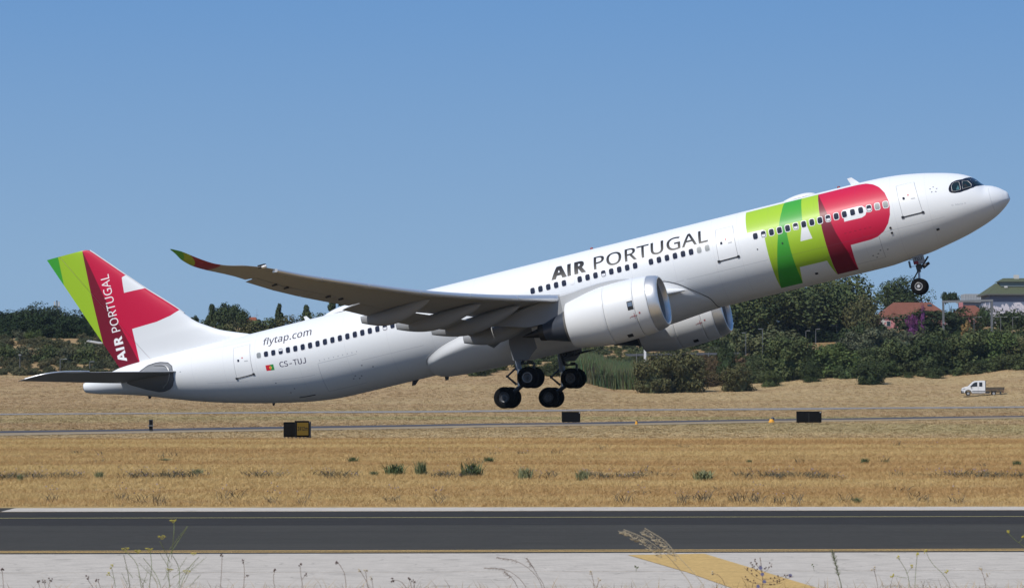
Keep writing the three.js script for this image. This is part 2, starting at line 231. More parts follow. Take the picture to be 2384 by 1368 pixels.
const hullMats = [front, rearTex].map((t) => { t.wrapS = THREE.ClampToEdgeWrapping; return new THREE.MeshPhysicalMaterial({ map: t, roughness: .55, clearcoat: .14, clearcoatRoughness: .3, specularIntensity: .7 }); });
let fuselage;
{
  const xs = []; for (let i = 0; i <= 30; i++) xs.push(1.5 * (i / 30) ** 2); for (let x = 1.62; x < 10; x += .14) xs.push(x); for (let x = 10; x < 31.9; x += 1) xs.push(x); xs.push(32); for (let x = 33; x < 44; x += 1) xs.push(x); for (let x = 44; x < 64; x += .34) xs.push(x); xs.push(64.1);
  const n = 96, pos = [], uv = [], idx = [[], []];
  let row = 0; const rows = [];
  const add = (x, a, b) => { for (let j = 0; j <= n; j++) { const t = -PI / 2 + j / n * 2 * PI, v = hull(x, t); pos.push(v.x, v.y, v.z); uv.push((x - a) / (b - a), j / n); } return row++; };
  for (let i = 0; i < xs.length; i++) { const f = xs[i] <= 32; rows.push([add(xs[i], f ? 0 : 32, f ? 32 : 64.1), f ? 0 : 1]); if (xs[i] === 32) rows.push([add(32, 32, 64.1), 1]); }
  for (let i = 0; i < rows.length - 1; i++) { const [r, k] = rows[i], [q, m] = rows[i + 1]; if (k !== m) continue; for (let j = 0; j < n; j++) { const a = r * (n + 1) + j, b = a + 1, c = q * (n + 1) + j, d = c + 1; idx[k].push(a, b, c, b, d, c); } }
  const g = new THREE.BufferGeometry(); g.setAttribute('position', new THREE.Float32BufferAttribute(pos, 3)); g.setAttribute('uv', new THREE.Float32BufferAttribute(uv, 2)); g.setIndex([...idx[0], ...idx[1]]);
  // smooth normals from the surface itself, so that the seams of the skin do not show
  const nor = []; let pi = 0; const flat = []; for (let i = 0; i < xs.length; i++) { flat.push(xs[i]); if (xs[i] === 32) flat.push(32); }
  for (const x of flat) for (let j = 0; j <= n; j++) { const t = -PI / 2 + j / n * 2 * PI, e = .02, xa = Math.max(.004, x - e), a = hull(xa, t), b = hull(Math.min(64.1, x + e), t), c = hull(Math.max(.004, x), t - .01), d = hull(Math.max(.004, x), t + .01); const N = d.sub(c).cross(b.sub(a)).normalize(); const o = hull(x, t), mid = V(x, 0, ZM(x)); if (N.dot(o.sub(mid)) < 0) N.negate(); if (x < .003) N.set(1, 0, 0); nor.push(N.x, N.y, N.z); }
  g.setAttribute('normal', new THREE.Float32BufferAttribute(nor, 3));
  g.addGroup(0, idx[0].length, 0); g.addGroup(idx[0].length, idx[1].length, 1);
  fuselage = part('fuselage', g, hullMats, plane, 'white fuselage with large red and green lettering');
}
// thin pieces that follow the hull
function patch(corners, off, nu = 6, nv = 10) {           // corners [x, t]: top aft, top fwd, bottom fwd, bottom aft
  const pos = [], idx = []; const [a, b, c, d] = corners;
  for (let j = 0; j <= nv; j++) for (let i = 0; i <= nu; i++) { const u = i / nu, v = j / nv; const x = lerp(lerp(a[0], b[0], u), lerp(d[0], c[0], u), v), t = lerp(lerp(a[1], b[1], u), lerp(d[1], c[1], u), v); const p = hull(x, t, off); pos.push(p.x, p.y, p.z); }
  for (let j = 0; j < nv; j++) for (let i = 0; i < nu; i++) { const p = j * (nu + 1) + i; idx.push(p, p + nu + 1, p + 1, p + 1, p + nu + 1, p + nu + 2); }
  const g = new THREE.BufferGeometry(); g.setAttribute('position', new THREE.Float32BufferAttribute(pos, 3)); g.setIndex(idx); g.computeVertexNormals(); return g;
}
function disc(cx, ct, rx, rt, off, k = 1, seg = 20, lo = 0, hi = 1) {  // rounded-oblong pane on the hull: half sizes rx m along, rt m up
  const pts = []; for (let i = 0; i < seg; i++) { const a = i / seg * 2 * PI, c = Math.cos(a), s = Math.sin(a), e = .55; pts.push([cx - rx * k * Math.sign(c) * Math.abs(c) ** e, ct + rt * k / 2.82 * clamp(Math.sign(s) * Math.abs(s) ** e, lo === 0 ? -1 : lo, hi)]); }
  const c = hull(cx, ct, off), pos = [c.x, c.y, c.z], idx = []; for (const [x, t] of pts) { const p = hull(x, t, off); pos.push(p.x, p.y, p.z); }
  for (let i = 0; i < seg; i++) idx.push(0, 1 + i, 1 + (i + 1) % seg);
  const g = new THREE.BufferGeometry(); g.setAttribute('position', new THREE.Float32BufferAttribute(pos, 3)); g.setIndex(idx); g.computeVertexNormals(); return g;
}
function polyPatch(pts, off, sub = 1) { let cx = 0, ct = 0; for (const p of pts) { cx += p[0]; ct += p[1]; } cx /= pts.length; ct /= pts.length; const rings = 4, pos = [], idx = []; for (let r = 0; r <= rings; r++) for (const p of pts) { const q = hull(lerp(cx, p[0], r / rings), lerp(ct, p[1], r / rings), off); pos.push(q.x, q.y, q.z); } const n = pts.length; for (let r = 0; r < rings; r++) for (let j = 0; j < n; j++) { const a = r * n + j, b = r * n + (j + 1) % n; idx.push(a, a + n, b, b, a + n, b + n); } const g = new THREE.BufferGeometry(); g.setAttribute('position', new THREE.Float32BufferAttribute(pos, 3)); g.setIndex(idx); g.computeVertexNormals(); return g; }
const paneDark = new THREE.MeshPhysicalMaterial({ color: lin(.012, .014, .03), roughness: .12, clearcoat: .5, clearcoatRoughness: .05 });
const panePlug = mat([.20, .22, .23], .35), rimWhite = paintMat([.70, .70, .72]), blind = mat([.62, .63, .66], .5);
{
  const W = []; for (let k = 0; k < 23; k++) W.push(50.32 - .5345 * k);
  for (let k = 0; k < 11; k++) W.push(30.36 - .5384 * k + .0); const m2 = []; for (let k = 0; k < 8; k++) m2.push(22.83 - .5386 * k); const fr = []; for (let k = 0; k < 17; k++) fr.push(15.86 - .5306 * k);
  const all = [...W.slice(0, 23), ...[1, 2, 3, 4].map((k) => 28.745 + .5384 * k).reverse(), ...Array.from({ length: 10 }, (_, k) => 28.745 - .5384 * k), ...m2, ...fr];
  const seen = []; for (const x of all.sort((a, b) => b - a)) if (!seen.length || seen[seen.length - 1] - x > .3) seen.push(x);
  const plugs = [22.83 - .5386 * 7, 22.83 - .5386 * 6, 15.86 - .5306 * 16, 15.86 - .5306 * 15, 50.32], blanks = [28.2066], halves = [48.72, 15.33, 13.2, 11.08, 8.43, 41.23, 26.05];
  const near = (L, x) => L.some((v) => Math.abs(v - x) < .2);
  for (const x of seen) {
    const t = .305, gs = [disc(x, t, .155, .215, .006, 1.22), disc(x, t, .155, .215, .011)], ms = [rimWhite, near(blanks, x) ? rimWhite : near(plugs, x) ? panePlug : paneDark];
    if (near(halves, x)) { gs.push(disc(x, t, .13, .185, .015, 1, 20, -1, x > 48 ? .9 : -.15)); ms.push(blind); if (x > 48) { const g = gs.pop(); gs.push(disc(x, t + .035, .135, .07, .015)); } }
    const g = mergeGeometries(gs, true); const m = new THREE.Mesh(g, ms); m.name = 'passenger_window'; m.castShadow = m.receiveShadow = true; fuselage.add(m);
  }
}
const seamGrey = mat([.30, .31, .33], .6), darkMetal = mat([.05, .052, .06], .45, .6), midGrey = mat([.28, .285, .29], .5, .3), blackMat = mat([.012, .012, .014], .55);
const doorPaint = paintMat(WHITE);
{
  const doors = [[[6.57, .765], [5.41, .84], [5.2, -.049], [6.48, -.07]], [[18.42, .732], [17.23, .733], [17.18, -.059], [18.48, -.066]], [[52.19, .687], [50.95, .718], [50.92, -.18], [52.23, -.273]]];
  for (const c of doors) {
    const cx = (c[0][0] + c[1][0] + c[2][0] + c[3][0]) / 4, ct = (c[0][1] + c[1][1] + c[2][1] + c[3][1]) / 4;
    const inset = c.map(([x, t]) => [x + Math.sign(cx - x) * .028, t + Math.sign(ct - t) * .010]);
    part('door_seam', patch(c, .004), seamGrey, fuselage); part('door', patch(inset, .012), doorPaint, fuselage);
    part('door_window', disc(cx + .28, ct - .0, .075, .1, .02), paneDark, fuselage);
    part('door_marking', disc(cx - .02, ct + .07, .06, .06, .018), mat([.55, .16, .18], .5), fuselage);
    part('door_handle', patch([[cx - .15, ct - .02], [cx - .42, ct - .02], [cx - .42, ct - .05], [cx - .15, ct - .05]], .02, 2, 2), mat([.45, .46, .48], .5), fuselage);
    const b = [c[3], c[2]]; part('door_sill', patch([[b[0][0] + .06, b[0][1] + .012], [b[1][0] - .06, b[1][1] + .012], [b[1][0] - .06, b[1][1] - .012], [b[0][0] + .06, b[0][1] - .012]], .03, 6, 1), darkMetal, fuselage);
    for (const k of b) part('door_hinge', disc(k[0], k[1], .09, .08, .045), darkMetal, fuselage);
  }
  part('bulk_door_sill', patch([[48.55, -1.06], [47.34, -1.005], [47.34, -1.035], [48.55, -1.09]], .03, 6, 1), blackMat, fuselage);
  for (const [x, t] of [[7.39, -.247], [7.38, -.369]]) part('sensor', disc(x, t, .07, .07, .03), darkMetal, fuselage);
  for (const [x, t, s] of [[15.89, -.003, .04], [14.25, -.005, .05], [12.74, -.943, .1], [4.6, -.62, .1]]) part('sensor', disc(x, t, s, s, .02), darkMetal, fuselage);
}
{ // flight deck glazing
  const mask = [[3.4, .491], [3.33, .598], [3.17, .727], [2.9, .83], [2.51, .93], [2.2, 1.14], [1.86, 1.5], [1.84, 1.571], [1.36, 1.571], [1.4, 1.3], [1.5, 1.05], [1.65, .835], [1.93, .596], [2.28, .458], [2.72, .367], [3.06, .35], [3.27, .368], [3.38, .411]];
  const rails = []; const P = (x, t) => hull(x, t, .02);
  part('windscreen_surround', mergeGeometries([polyFan(mask, .012), polyFan(mask.map(([x, t]) => [x, PI - t]), .012)]), new THREE.MeshPhysicalMaterial({ color: lin(.008, .008, .012), roughness: .22, clearcoat: .5 }), fuselage, 'black surround of the flight deck windows');
  const glass = new THREE.MeshPhysicalMaterial({ color: lin(.012, .026, .034), roughness: .08, specularIntensity: .55 });
  const w1 = [[3.2, .575], [3.1, .69], [2.98, .735], [2.72, .775], [2.68, .6], [2.68, .45], [3.0, .40], [3.2, .405]], w2 = [[2.52, .815], [2.2, .87], [2.05, .76], [2.0, .69], [2.05, .61], [2.3, .535], [2.56, .478]], w3 = [[1.92, .90], [1.74, 1.2], [1.47, 1.5], [1.52, 1.1], [1.62, .96], [1.84, .77]];
  for (const w of [w1, w2, w3]) { part('flight_deck_window', polyFan(w, .022), glass, fuselage); if (w !== w3) { const q = w.map(([x, t]) => hull(x, t, .03)); q.push(q[0].clone()); const fr = []; for (let i = 0; i < q.length - 1; i++) fr.push(rod(q[i], q[i + 1], .018, .018, 5)); part('window_frame', fr, mat([.42, .41, .40], .4, .4), fuselage); } }
  part('pilot_seat', polyFan([[2.5, .62], [2.36, .72], [2.22, .6], [2.4, .55]], .026), blackMat, fuselage); part('pilot_seat', polyFan([[2.95, .45], [2.8, .62], [2.74, .46]], .026), mat([.06, .16, .18], .3), fuselage);
}
function polyFan(pts, off) { // dense patch over an outline on the hull
  const s = new THREE.Shape(pts.map(([x, t]) => new THREE.Vector2(x, t))); let g = new THREE.ShapeGeometry(s), p = g.attributes.position, ix = Array.from(g.index.array), P = []; for (let i = 0; i < p.count; i++) P.push([p.getX(i), p.getY(i)]);
  for (let r = 0; r < 3; r++) { const out = [], mid = new Map(), m = (a, b) => { const k = a < b ? a + '_' + b : b + '_' + a; if (!mid.has(k)) { mid.set(k, P.length); P.push([(P[a][0] + P[b][0]) / 2, (P[a][1] + P[b][1]) / 2]); } return mid.get(k); }; for (let i = 0; i < ix.length; i += 3) { const [a, b, c] = [ix[i], ix[i + 1], ix[i + 2]], ab = m(a, b), bc = m(b, c), ca = m(c, a); out.push(a, ab, ca, ab, b, bc, ca, bc, c, ab, bc, ca); } ix = out; }
  const pos = []; for (const [x, t] of P) { const q = hull(x, t, off); pos.push(q.x, q.y, q.z); } const o = new THREE.BufferGeometry(); o.setAttribute('position', new THREE.Float32BufferAttribute(pos, 3)); o.setIndex(ix); o.computeVertexNormals(); return o;
}
{ // radome fairing, aerials, beacons, vents
  const dome = (x0, x1, h, w, u0) => { const rings = []; for (let i = 0; i <= 24; i++) { const s = i / 24, x = lerp(x0, x1, s), k = Math.pow(Math.sin(PI * Math.pow(s, .75)), .7) + .001; const r = []; for (let j = 0; j <= 12; j++) { const a = j / 12 * PI; r.push(V(x, w * k * Math.cos(a), u0 + h * k * Math.sin(a) - .0)); } rings.push(r); } return loft(rings, { closed: false }); };
  part('satcom_fairing', dome(11.9, 14.2, .26, .6, 2.78), paintMat(WHITE), plane);
  const d2 = dome(43.2, 46.2, .42, .75, 2.76); part('satcom_fairing', d2, paintMat(WHITE), plane);
  const blade = (x0, x1, xt0, xt1, u0, u1, w = .05, l = 0) => loft([[V(x0, l + w, u0), V(x1, l + w * .5, u0), V(x1, l - w * .5, u0), V(x0, l - w, u0)], [V(xt0, l + w * .5, u1), V(xt1, l + w * .3, u1), V(xt1, l - w * .3, u1), V(xt0, l - w * .5, u1)]], { cap0: true, cap1: true });
  part('blade_aerial', blade(8.95, 9.55, 9.45, 9.75, 2.75, 3.28), paintMat([.72, .74, .76]), plane);
  part('blade_aerial', blade(47.05, 47.45, 47.35, 47.55, 2.72, 3.1), paintMat(WHITE), plane);
  part('belly_aerial', blade(38.3, 38.75, 38.55, 38.75, -2.75, -3.3), darkMetal, plane); part('belly_aerial', blade(40.5, 41, 40.85, 41.1, -2.78, -3.12), darkMetal, plane); part('belly_aerial', blade(59.4, 59.7, 59.55, 59.7, .4, .2), darkMetal, plane); part('belly_aerial', blade(50.7, 51, 50.9, 51, -2.0, -2.25), darkMetal, plane);
  for (const [x, u] of [[27.1, 2.82], [10.4, 2.82]]) { const g = new THREE.SphereGeometry(.11, 12, 8); const v = V(x, 0, u + .03); g.translate(v.x, v.y, v.z); part('beacon', g, mat([.25, .03, .03], .3), plane); }
}
{ // belly fairing round the wing root: a skin that swells out of the hull
  const edge = pchip([[19.62, -1.5], [19.66, -1.25], [19.71, -1.01], [20.07, -.78], [20.77, -.53], [21.55, -.32], [22.39, -.195], [25, -.08], [33, -.1], [34.6, -.2], [35.96, -.285], [37.64, -.43], [38.52, -.57], [39.07, -.71], [39.2, -.86]]), swell = pchip([[19.62, .012], [20.2, .05], [21.5, .17], [23, .32], [26, .47], [30, .48], [34, .46], [36.6, .40], [38.2, .30], [38.9, .17], [39.2, .02]]);
  const rings = [], seam = []; for (let i = 0; i <= 80; i++) { const x = 19.62 + (39.2 - 19.62) * (.5 - .5 * Math.cos(PI * i / 80)), r = [], e = edge(x), d = swell(x); for (const sg of [1, -1]) for (let j = sg > 0 ? 0 : 1; j <= 26; j++) { const k = sg > 0 ? j / 26 : 1 - j / 26, t = lerp(e, -PI / 2, k), v = hull(x, t, .012 + d * sstep(k, -.02, .2)); v.z *= sg; r.push(v); } rings.push(r); seam.push(hull(x, e, .018)); }
  const bf = part('belly_fairing', loft(rings, { closed: false }), paintMat(WHITE), plane);
  part('fairing_seam', tube(seam.filter((v) => v.x > -24.5), .028, 60, 5), mat([.07, .075, .085], .6), bf); part('fairing_seam', tube(seam.filter((v) => v.x < -34.5), .02, 50, 5), mat([.25, .26, .28], .6), bf);
  for (const sg of [1, -1]) { const rr = []; for (let i = 0; i <= 14; i++) { const q = i / 14, x = lerp(20.9, 24.4, q), k = Math.pow(q, .62), a = []; for (let j = 0; j < 16; j++) { const t = j / 16 * 2 * PI; a.push(V(x, sg * (lerp(2.72, 3.3, q) + .5 * k * Math.cos(t)), lerp(-1.45, -1.22, q) + .42 * k * Math.sin(t) * (Math.sin(t) > 0 ? 1.25 : .8))); } rr.push(a); } part('wing_root_fillet', loft(rr, { cap0: true, cap1: true }), paintMat(WHITE), bf); }
}
/* wings */
const foil = (c, tc) => 5 * tc * (.2969 * Math.sqrt(c) - .126 * c - .3516 * c * c + .2843 * c ** 3 - .1036 * c ** 4);
function wingRing(s, y, side, k = 1) { const [lx, lz, tx, tz, tc] = s, ch = tx - lx, r = [], N = 18; const put = (c, sg) => { const h = foil(c, tc) * ch * (sg > 0 ? .58 : .42) * 2 * .5 * 2 * .5, cam = .012 * ch * Math.sin(PI * c); r.push(V(lerp(lx, tx, c), y * side, lerp(lz, tz, c) + cam + sg * h)); }; for (let i = N; i >= 0; i--) put((1 - Math.cos(PI * i / N)) / 2 , 1); for (let i = 1; i < N; i++) put((1 - Math.cos(PI * i / N)) / 2, -1); return r; }
const wingT = [[1.5, 22.5, -1.5, 33.5, -1.35, .15], [2.8, 23.35, -1.3, 33.4, -1.3, .145], [6, 25.35, -.92, 33.35, -1.0, .135], [9.4, 27.45, -.52, 33.3, -.76, .13], [10.2, 27.95, -.43, 33.35, -.68, .125], [12.58, 29.43, -.15, 34.42, -.33, .12], [15.8, 31.42, .33, 35.86, .15, .115], [19.05, 33.43, .92, 37.34, .82, .11], [22.27, 35.42, 1.66, 38.8, 1.6, .11], [24.38, 36.72, 2.18, 39.77, 2.16, .105], [26.44, 38.0, 2.71, 40.68, 2.78, .105], [27.94, 38.86, 3.13, 41.35, 3.3, .10], [28.7, 39.5, 3.4, 41.85, 3.58, .10], [29.3, 40.12, 3.58, 42.41, 3.86, .095]];
const wf = [1, 2, 3, 4, 5].map((k) => pchip(wingT.map((r) => [r[0], r[k]])));
const sec = (y) => wf.map((f) => f(y));
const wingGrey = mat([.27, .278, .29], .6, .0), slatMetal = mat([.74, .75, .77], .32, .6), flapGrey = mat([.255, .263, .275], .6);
function wing(side) {
  const ys = [1.5, 2.2, 2.8, 4, 5, 6, 7, 8, 9, 10, 11, 12, 13, 14, 15, 16, 17, 18, 19, 19.4, 20.05, 21, 22, 23, 24, 25, 26, 27, 27.24, 27.9, 28.5, 29.3];
  // the trailing edge is cut back where flaps and ailerons hang
  const cut = (y) => y < 19.2 ? .9 : y < 27.25 ? .86 : 1;
  const rings = []; ys.forEach((y, i) => { const doRing = (k) => { const s = sec(y); rings.push(wingRing([s[0], s[1], lerp(s[0], s[2], k), lerp(s[1], s[3], k), s[4] / (k < 1 ? .96 : 1)], y, side)); }; if (y === 27.24) { doRing(.86); doRing(1); } else doRing(cut(y)); });
  return loft(rings, { cap0: true, cap1: true });
}
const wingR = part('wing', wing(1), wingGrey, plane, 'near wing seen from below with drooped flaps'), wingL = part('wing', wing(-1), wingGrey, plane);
function slat(y0, y1, side) {                            // drooped slat: a rounded nose below and ahead of the fixed leading edge
  const rings = []; for (let i = 0; i <= 6; i++) { const y = lerp(y0, y1, i / 6), [lx, lz, tx, tz, tc] = sec(y), ch = tx - lx, r = [], R = clamp(.037 * ch, .085, .2), nx = lx - .12 + R, nz = lz - R * .9; const up = (c) => V(lerp(lx, tx, c), y * side, lerp(lz, tz, c) + .012 * ch * Math.sin(PI * c) + foil(c, tc) * ch * .58 + .03);
    for (const c of [.17, .13, .09]) r.push(up(c)); for (let k = 0; k <= 9; k++) { const a = PI * (.42 + .95 * k / 9); r.push(V(nx - R * Math.cos(PI - a) * 1.15, y * side, nz + R * Math.sin(a) * 1.1)); } r.push(V(lx + .045 * ch + .1, y * side, nz - R * .75)); r.push(V(lx + .06 * ch, y * side, lz - R * .2)); rings.push(r); }
  return loft(rings, { cap0: true, cap1: true });
}
const slatY = [9.55, 12.58, 15.8, 19.05, 22.3, 25.2, 27.94];
for (let i = 0; i < 6; i++) part('slat', slat(slatY[i] + .02, slatY[i + 1] - .02, 1), slatMetal, wingR);
for (const [a, b] of [[3.4, 8.9]]) part('slat', slat(a, b, 1), slatMetal, wingR); part('slat', slat(3.4, 8.8, -1), slatMetal, wingL); part('slat', slat(9.8, 27.9, -1), slatMetal, wingL);
function flap(st, side, tc = .10) { return loft(st.map(([y, lx, lz, tx, tz]) => wingRing([lx, lz, tx, tz, tc], y, side)), { cap0: true, cap1: true }); }
const flapIn = [[3.3, 32.75, -1.55, 34.09, -2.23], [6.7, 32.7, -1.28, 34.1, -1.74], [10.1, 32.65, -.98, 34.1, -1.26]], flapOut = [[10.25, 32.7, -.97, 34.15, -1.24], [13, 33.95, -.47, 35.5, -.75], [16, 35.35, .13, 36.95, -.02], [19.3, 36.95, 1.0, 38.32, .86]], ailI = [[19.65, 36.8, 1.0, 37.72, .95], [21.6, 37.75, 1.43, 38.55, 1.36], [23.4, 38.6, 1.88, 39.35, 1.78]], ailO = [[23.41, 38.62, 1.89, 39.37, 1.79], [25.3, 39.55, 2.38, 40.2, 2.3], [27.2, 40.35, 2.98, 41.05, 2.93]];
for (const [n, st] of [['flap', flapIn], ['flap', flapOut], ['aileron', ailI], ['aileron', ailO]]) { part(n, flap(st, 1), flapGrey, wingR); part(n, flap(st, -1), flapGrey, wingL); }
function canoe(y, nx, nz, tx, tz, drop, w, hgt, side) { const rings = []; for (let i = 0; i <= 22; i++) { const s = i / 22, x = lerp(nx, tx, s), k = Math.min(1, Math.sqrt(s / .45) + .01) * (s > .6 ? lerp(1, .45, ((s - .6) / .4) ** 1.6) : 1), cz = lerp(nz, tz, s) - drop * Math.sin(PI * Math.pow(s, 1.2)); const r = []; for (let j = 0; j < 18; j++) { const a = j / 18 * 2 * PI; r.push(V(x, (y + w * k * Math.cos(a) * (s > .75 ? lerp(1, .5, (s - .75) * 4) : 1)) * side, cz + hgt * k * Math.sin(a))); } rings.push(r); } return loft(rings, { cap0: true, cap1: true }); }
for (const a of [[17.2, 33.4, .42, 37.95, .2, .34, .36, .48], [13.9, 31.3, -.3, 36.9, -.35, .34, .38, .5], [11.05, 29.7, -.7, 35.62, -.92, .36, .4, .52], [7.9, 29.2, -1.2, 34.62, -1.62, .36, .42, .55]]) { part('flap_track_fairing', canoe(...a, 1), flapGrey, wingR); part('flap_track_fairing', canoe(...a, -1), flapGrey, wingL); }
for (const y of [21.2, 22.1, 25, 25.8]) { const s = sec(y), x = lerp(s[0], s[2], .8), v = V(x, y, lerp(s[1], s[3], .8) - .06); const g = box(.28, .1, .16, v.x, v.y, v.z); part('aileron_hinge', g, blackMat, wingR); }
{ // raked wing tips in three colours
  const T = [[29.3, 40.12, 3.58, 42.41, 3.86], [29.8, 40.85, 3.74, 42.68, 4.03], [30.3, 41.46, 3.97, 42.88, 4.2], [30.7, 41.9, 4.25, 43.0, 4.37], [31.1, 42.31, 4.56, 43.1, 4.56], [31.6, 42.8, 4.95, 43.2, 4.93], [32, 43.2, 5.17, 43.3, 5.18]];
  const ft = [1, 2, 3, 4].map((k) => pchip(T.map((r) => [r[0], r[k]]))), red = paintMat([.22, .012, .03]), lime = paintMat([.24, .33, .02]), green = paintMat([.05, .28, .035]);
  // slanted colour borders: lerp of span position along the chord
  const piece = (a, b, side) => { const rings = []; for (let i = 0; i <= 10; i++) { const r = []; const N = 12; const put = (c, sg) => { const y0 = lerp(a[0], a[1], c), y1 = lerp(b[0], b[1], c), y = lerp(y0, y1, i / 10), lx = ft[0](y), lz = ft[1](y), tx = ft[2](y), tz = ft[3](y), ch = tx - lx; r.push(V(lerp(lx, tx, c), y * side, lerp(lz, tz, c) + sg * foil(c, .1) * ch * .5)); }; for (let k = N; k >= 0; k--) put((1 - Math.cos(PI * k / N)) / 2, 1); for (let k = 1; k < N; k++) put((1 - Math.cos(PI * k / N)) / 2, -1); rings.push(r); } return loft(rings, { cap0: true, cap1: true }); };
  for (const [side, w] of [[1, wingR], [-1, wingL]]) { part('wing_tip', piece([29.3, 29.3], [30.1, 29.31], side), wingGrey, w); part('wing_tip', piece([30.1, 29.31], [31.25, 30.2], side), red, w, 'red band of the wing tip'); part('wing_tip', piece([31.25, 30.2], [31.58, 31.0], side), lime, w, 'yellow-green band of the wing tip'); part('wing_tip', piece([31.58, 31.0], [32, 32], side), green, w, 'green end of the wing tip'); }
  const v = V(39.3, 28.5, 3.36), g = new THREE.SphereGeometry(.13, 10, 8); g.scale(1.6, .8, 1); g.translate(v.x + .02, v.y, v.z); part('navigation_light', g, mat([.8, .82, .85], .1), wingR);
  part('light_housing', box(.42, .2, .3, V(39.4, 28.5, 3.41).x, V(39.4, 28.5, 3.41).y, 28.45), blackMat, wingR);
}
/* engines */
function engine(side) {
  const e = new THREE.Group(); e.name = 'engine'; plane.add(e);
  if (side > 0) e.userData.label = 'near white engine nacelle with polished intake lip'; else e.userData.label = 'far engine nacelle partly hidden below the belly';
  const L = 9.37 * side; const cu = (x) => lerp(-2.32, -2.47, clamp((x - 21) / 6, 0, 1));
  const ring = (x, r, n = 64, tilt = 0) => { const a = []; for (let j = 0; j < n; j++) { const t = j / n * 2 * PI; a.push(V(x + tilt * Math.sin(t), L + r * Math.cos(t), cu(x) + r * Math.sin(t))); } return a; };
  const rad = pchip([[21.08, 1.5], [21.12, 1.56], [21.3, 1.645], [21.75, 1.735], [22.6, 1.82], [23.8, 1.855], [24.6, 1.845], [25.5, 1.75], [26.4, 1.58], [27.15, 1.42]]);
  const shell = (a, b, m, n, name, lab) => { const rings = []; for (let i = 0; i <= n; i++) { const x = lerp(a, b, i / n); rings.push(ring(x, rad(x))); } rings.push(ring(b, rad(b) - .05)); rings.unshift(ring(a, rad(a) - .05)); return part(name, loft(rings), m, e, lab); };
  { // polished lip, rolling into the intake
    const rings = []; const prof = [[21.76, 1.737], [21.5, 1.69], [21.3, 1.642], [21.16, 1.58], [21.09, 1.52], [21.08, 1.47], [21.11, 1.42], [21.18, 1.39], [21.3, 1.36], [21.42, 1.345]]; for (const [x, r] of prof) rings.push(ring(x, r, 72)); part('intake_lip', loft(rings), mat([.74, .73, .72], .38, .75), e);
    const inn = [[21.42, 1.345], [21.7, 1.332], [22.1, 1.34], [22.8, 1.37]]; part('intake_duct', loft(inn.map(([x, r]) => ring(x, r - .002))), mat([.30, .30, .305], .8), e);
  }
  const np = paintMat(WHITE);
  shell(21.785, 22.6, np, 8, 'intake_cowl'); shell(22.625, 24.53, np, 12, 'fan_cowl'); shell(24.555, 27.15, np, 14, 'reverser_cowl');
  { const rings = []; for (let i = 0; i <= 16; i++) { const x = lerp(21.8, 26.9, i / 16); rings.push(ring(x, rad(x) - .06)); } part('nacelle_liner', loft(rings), mat([.34, .34, .345], .7), e); }
  { // fan and spinner
    const bl = []; for (let k = 0; k < 20; k++) { const t = k / 20 * 2 * PI, P = (r, dt, x) => V(x, L + r * Math.cos(t + dt), cu(22.8) + r * Math.sin(t + dt)); const g = loft([[P(.3, -.2, 22.72), P(.3, .2, 22.95), P(.3, .22, 22.97), P(.3, -.18, 22.74)], [P(.85, -.12, 22.6), P(.85, .14, 22.95), P(.85, .16, 22.97), P(.85, -.1, 22.62)], [P(1.35, -.1, 22.55), P(1.35, .08, 22.9), P(1.35, .1, 22.92), P(1.35, -.08, 22.57)]], { cap1: true }); bl.push(g); }
    const f = part('fan', bl, mat([.12, .12, .13], .35, .8), e);
    const sp = []; for (const [x, r] of [[22.15, .02], [22.3, .14], [22.5, .26], [22.75, .36]]) sp.push(ring(x, r, 24)); part('spinner', loft(sp, { cap0: true }), mat([.06, .06, .07], .4), e);
    part('fan_backing', loft([ring(23.0, 1.37, 40), ring(23.0, .05, 40)]), mat([.3, .3, .3], .6), e);
  }
  { // core cowl, nozzle and plug
    const core = [[26.6, 1.12], [27.2, 1.05], [27.9, .84], [28.6, .64], [28.95, .55]], noz = [[28.55, .6], [28.95, .56], [29.25, .5], [29.25, .44], [28.8, .46]], plug = [[28.8, .36], [29.4, .28], [30.1, .12], [30.4, .03]];
    part('core_cowl', loft(core.map(([x, r]) => ring(x, r, 40))), mat([.10, .115, .15], .35, .6), e); part('exhaust_nozzle', loft(noz.map(([x, r]) => ring(x, r, 40))), mat([.06, .055, .05], .5, .6), e); part('exhaust_plug', loft(plug.map(([x, r]) => ring(x, r, 24)), { cap1: true }), mat([.05, .045, .042], .5, .6), e);
    part('bypass_exit', loft([ring(26.0, 1.5, 48), ring(26.0, 1.08, 48)]), mat([.3, .3, .3], .6), e);
    part('bypass_exit', loft([ring(27.2, 1.06, 48), ring(27.14, 1.10, 48), ring(27.4, 1.0, 48)]), mat([.3, .29, .28], .4, .7), e);
  }
  const lat = (x, t, off) => V(x, L + (rad(x) + off) * Math.cos(t), cu(x) + (rad(x) + off) * Math.sin(t));
  const pat = (x0, x1, t0, t1, off) => { const pos = [], idx = []; for (let j = 0; j <= 4; j++) for (let i = 0; i <= 2; i++) { const v = lat(lerp(x0, x1, i / 2), lerp(t0, t1, j / 4), off); pos.push(v.x, v.y, v.z); } for (let j = 0; j < 4; j++) for (let i = 0; i < 2; i++) { const p = j * 3 + i; idx.push(p, p + 3, p + 1, p + 1, p + 3, p + 4); } const g = new THREE.BufferGeometry(); g.setAttribute('position', new THREE.Float32BufferAttribute(pos, 3)); g.setIndex(idx); g.computeVertexNormals(); return g; };
  const seamM = mat([.10, .10, .11], .6), redM = mat([.42, .10, .11], .6);
  if (side > 0) { part('vent', pat(22.66, 23.02, .2, -.1, .006), blackMat, e); part('vent_flap', pat(22.7, 22.98, .16, .02, .02), mat([.25, .3, .36], .25, .5), e); }
  part('latch_seam', pat(22.605, 22.625, -.35, -1.3, .008), seamM, e);
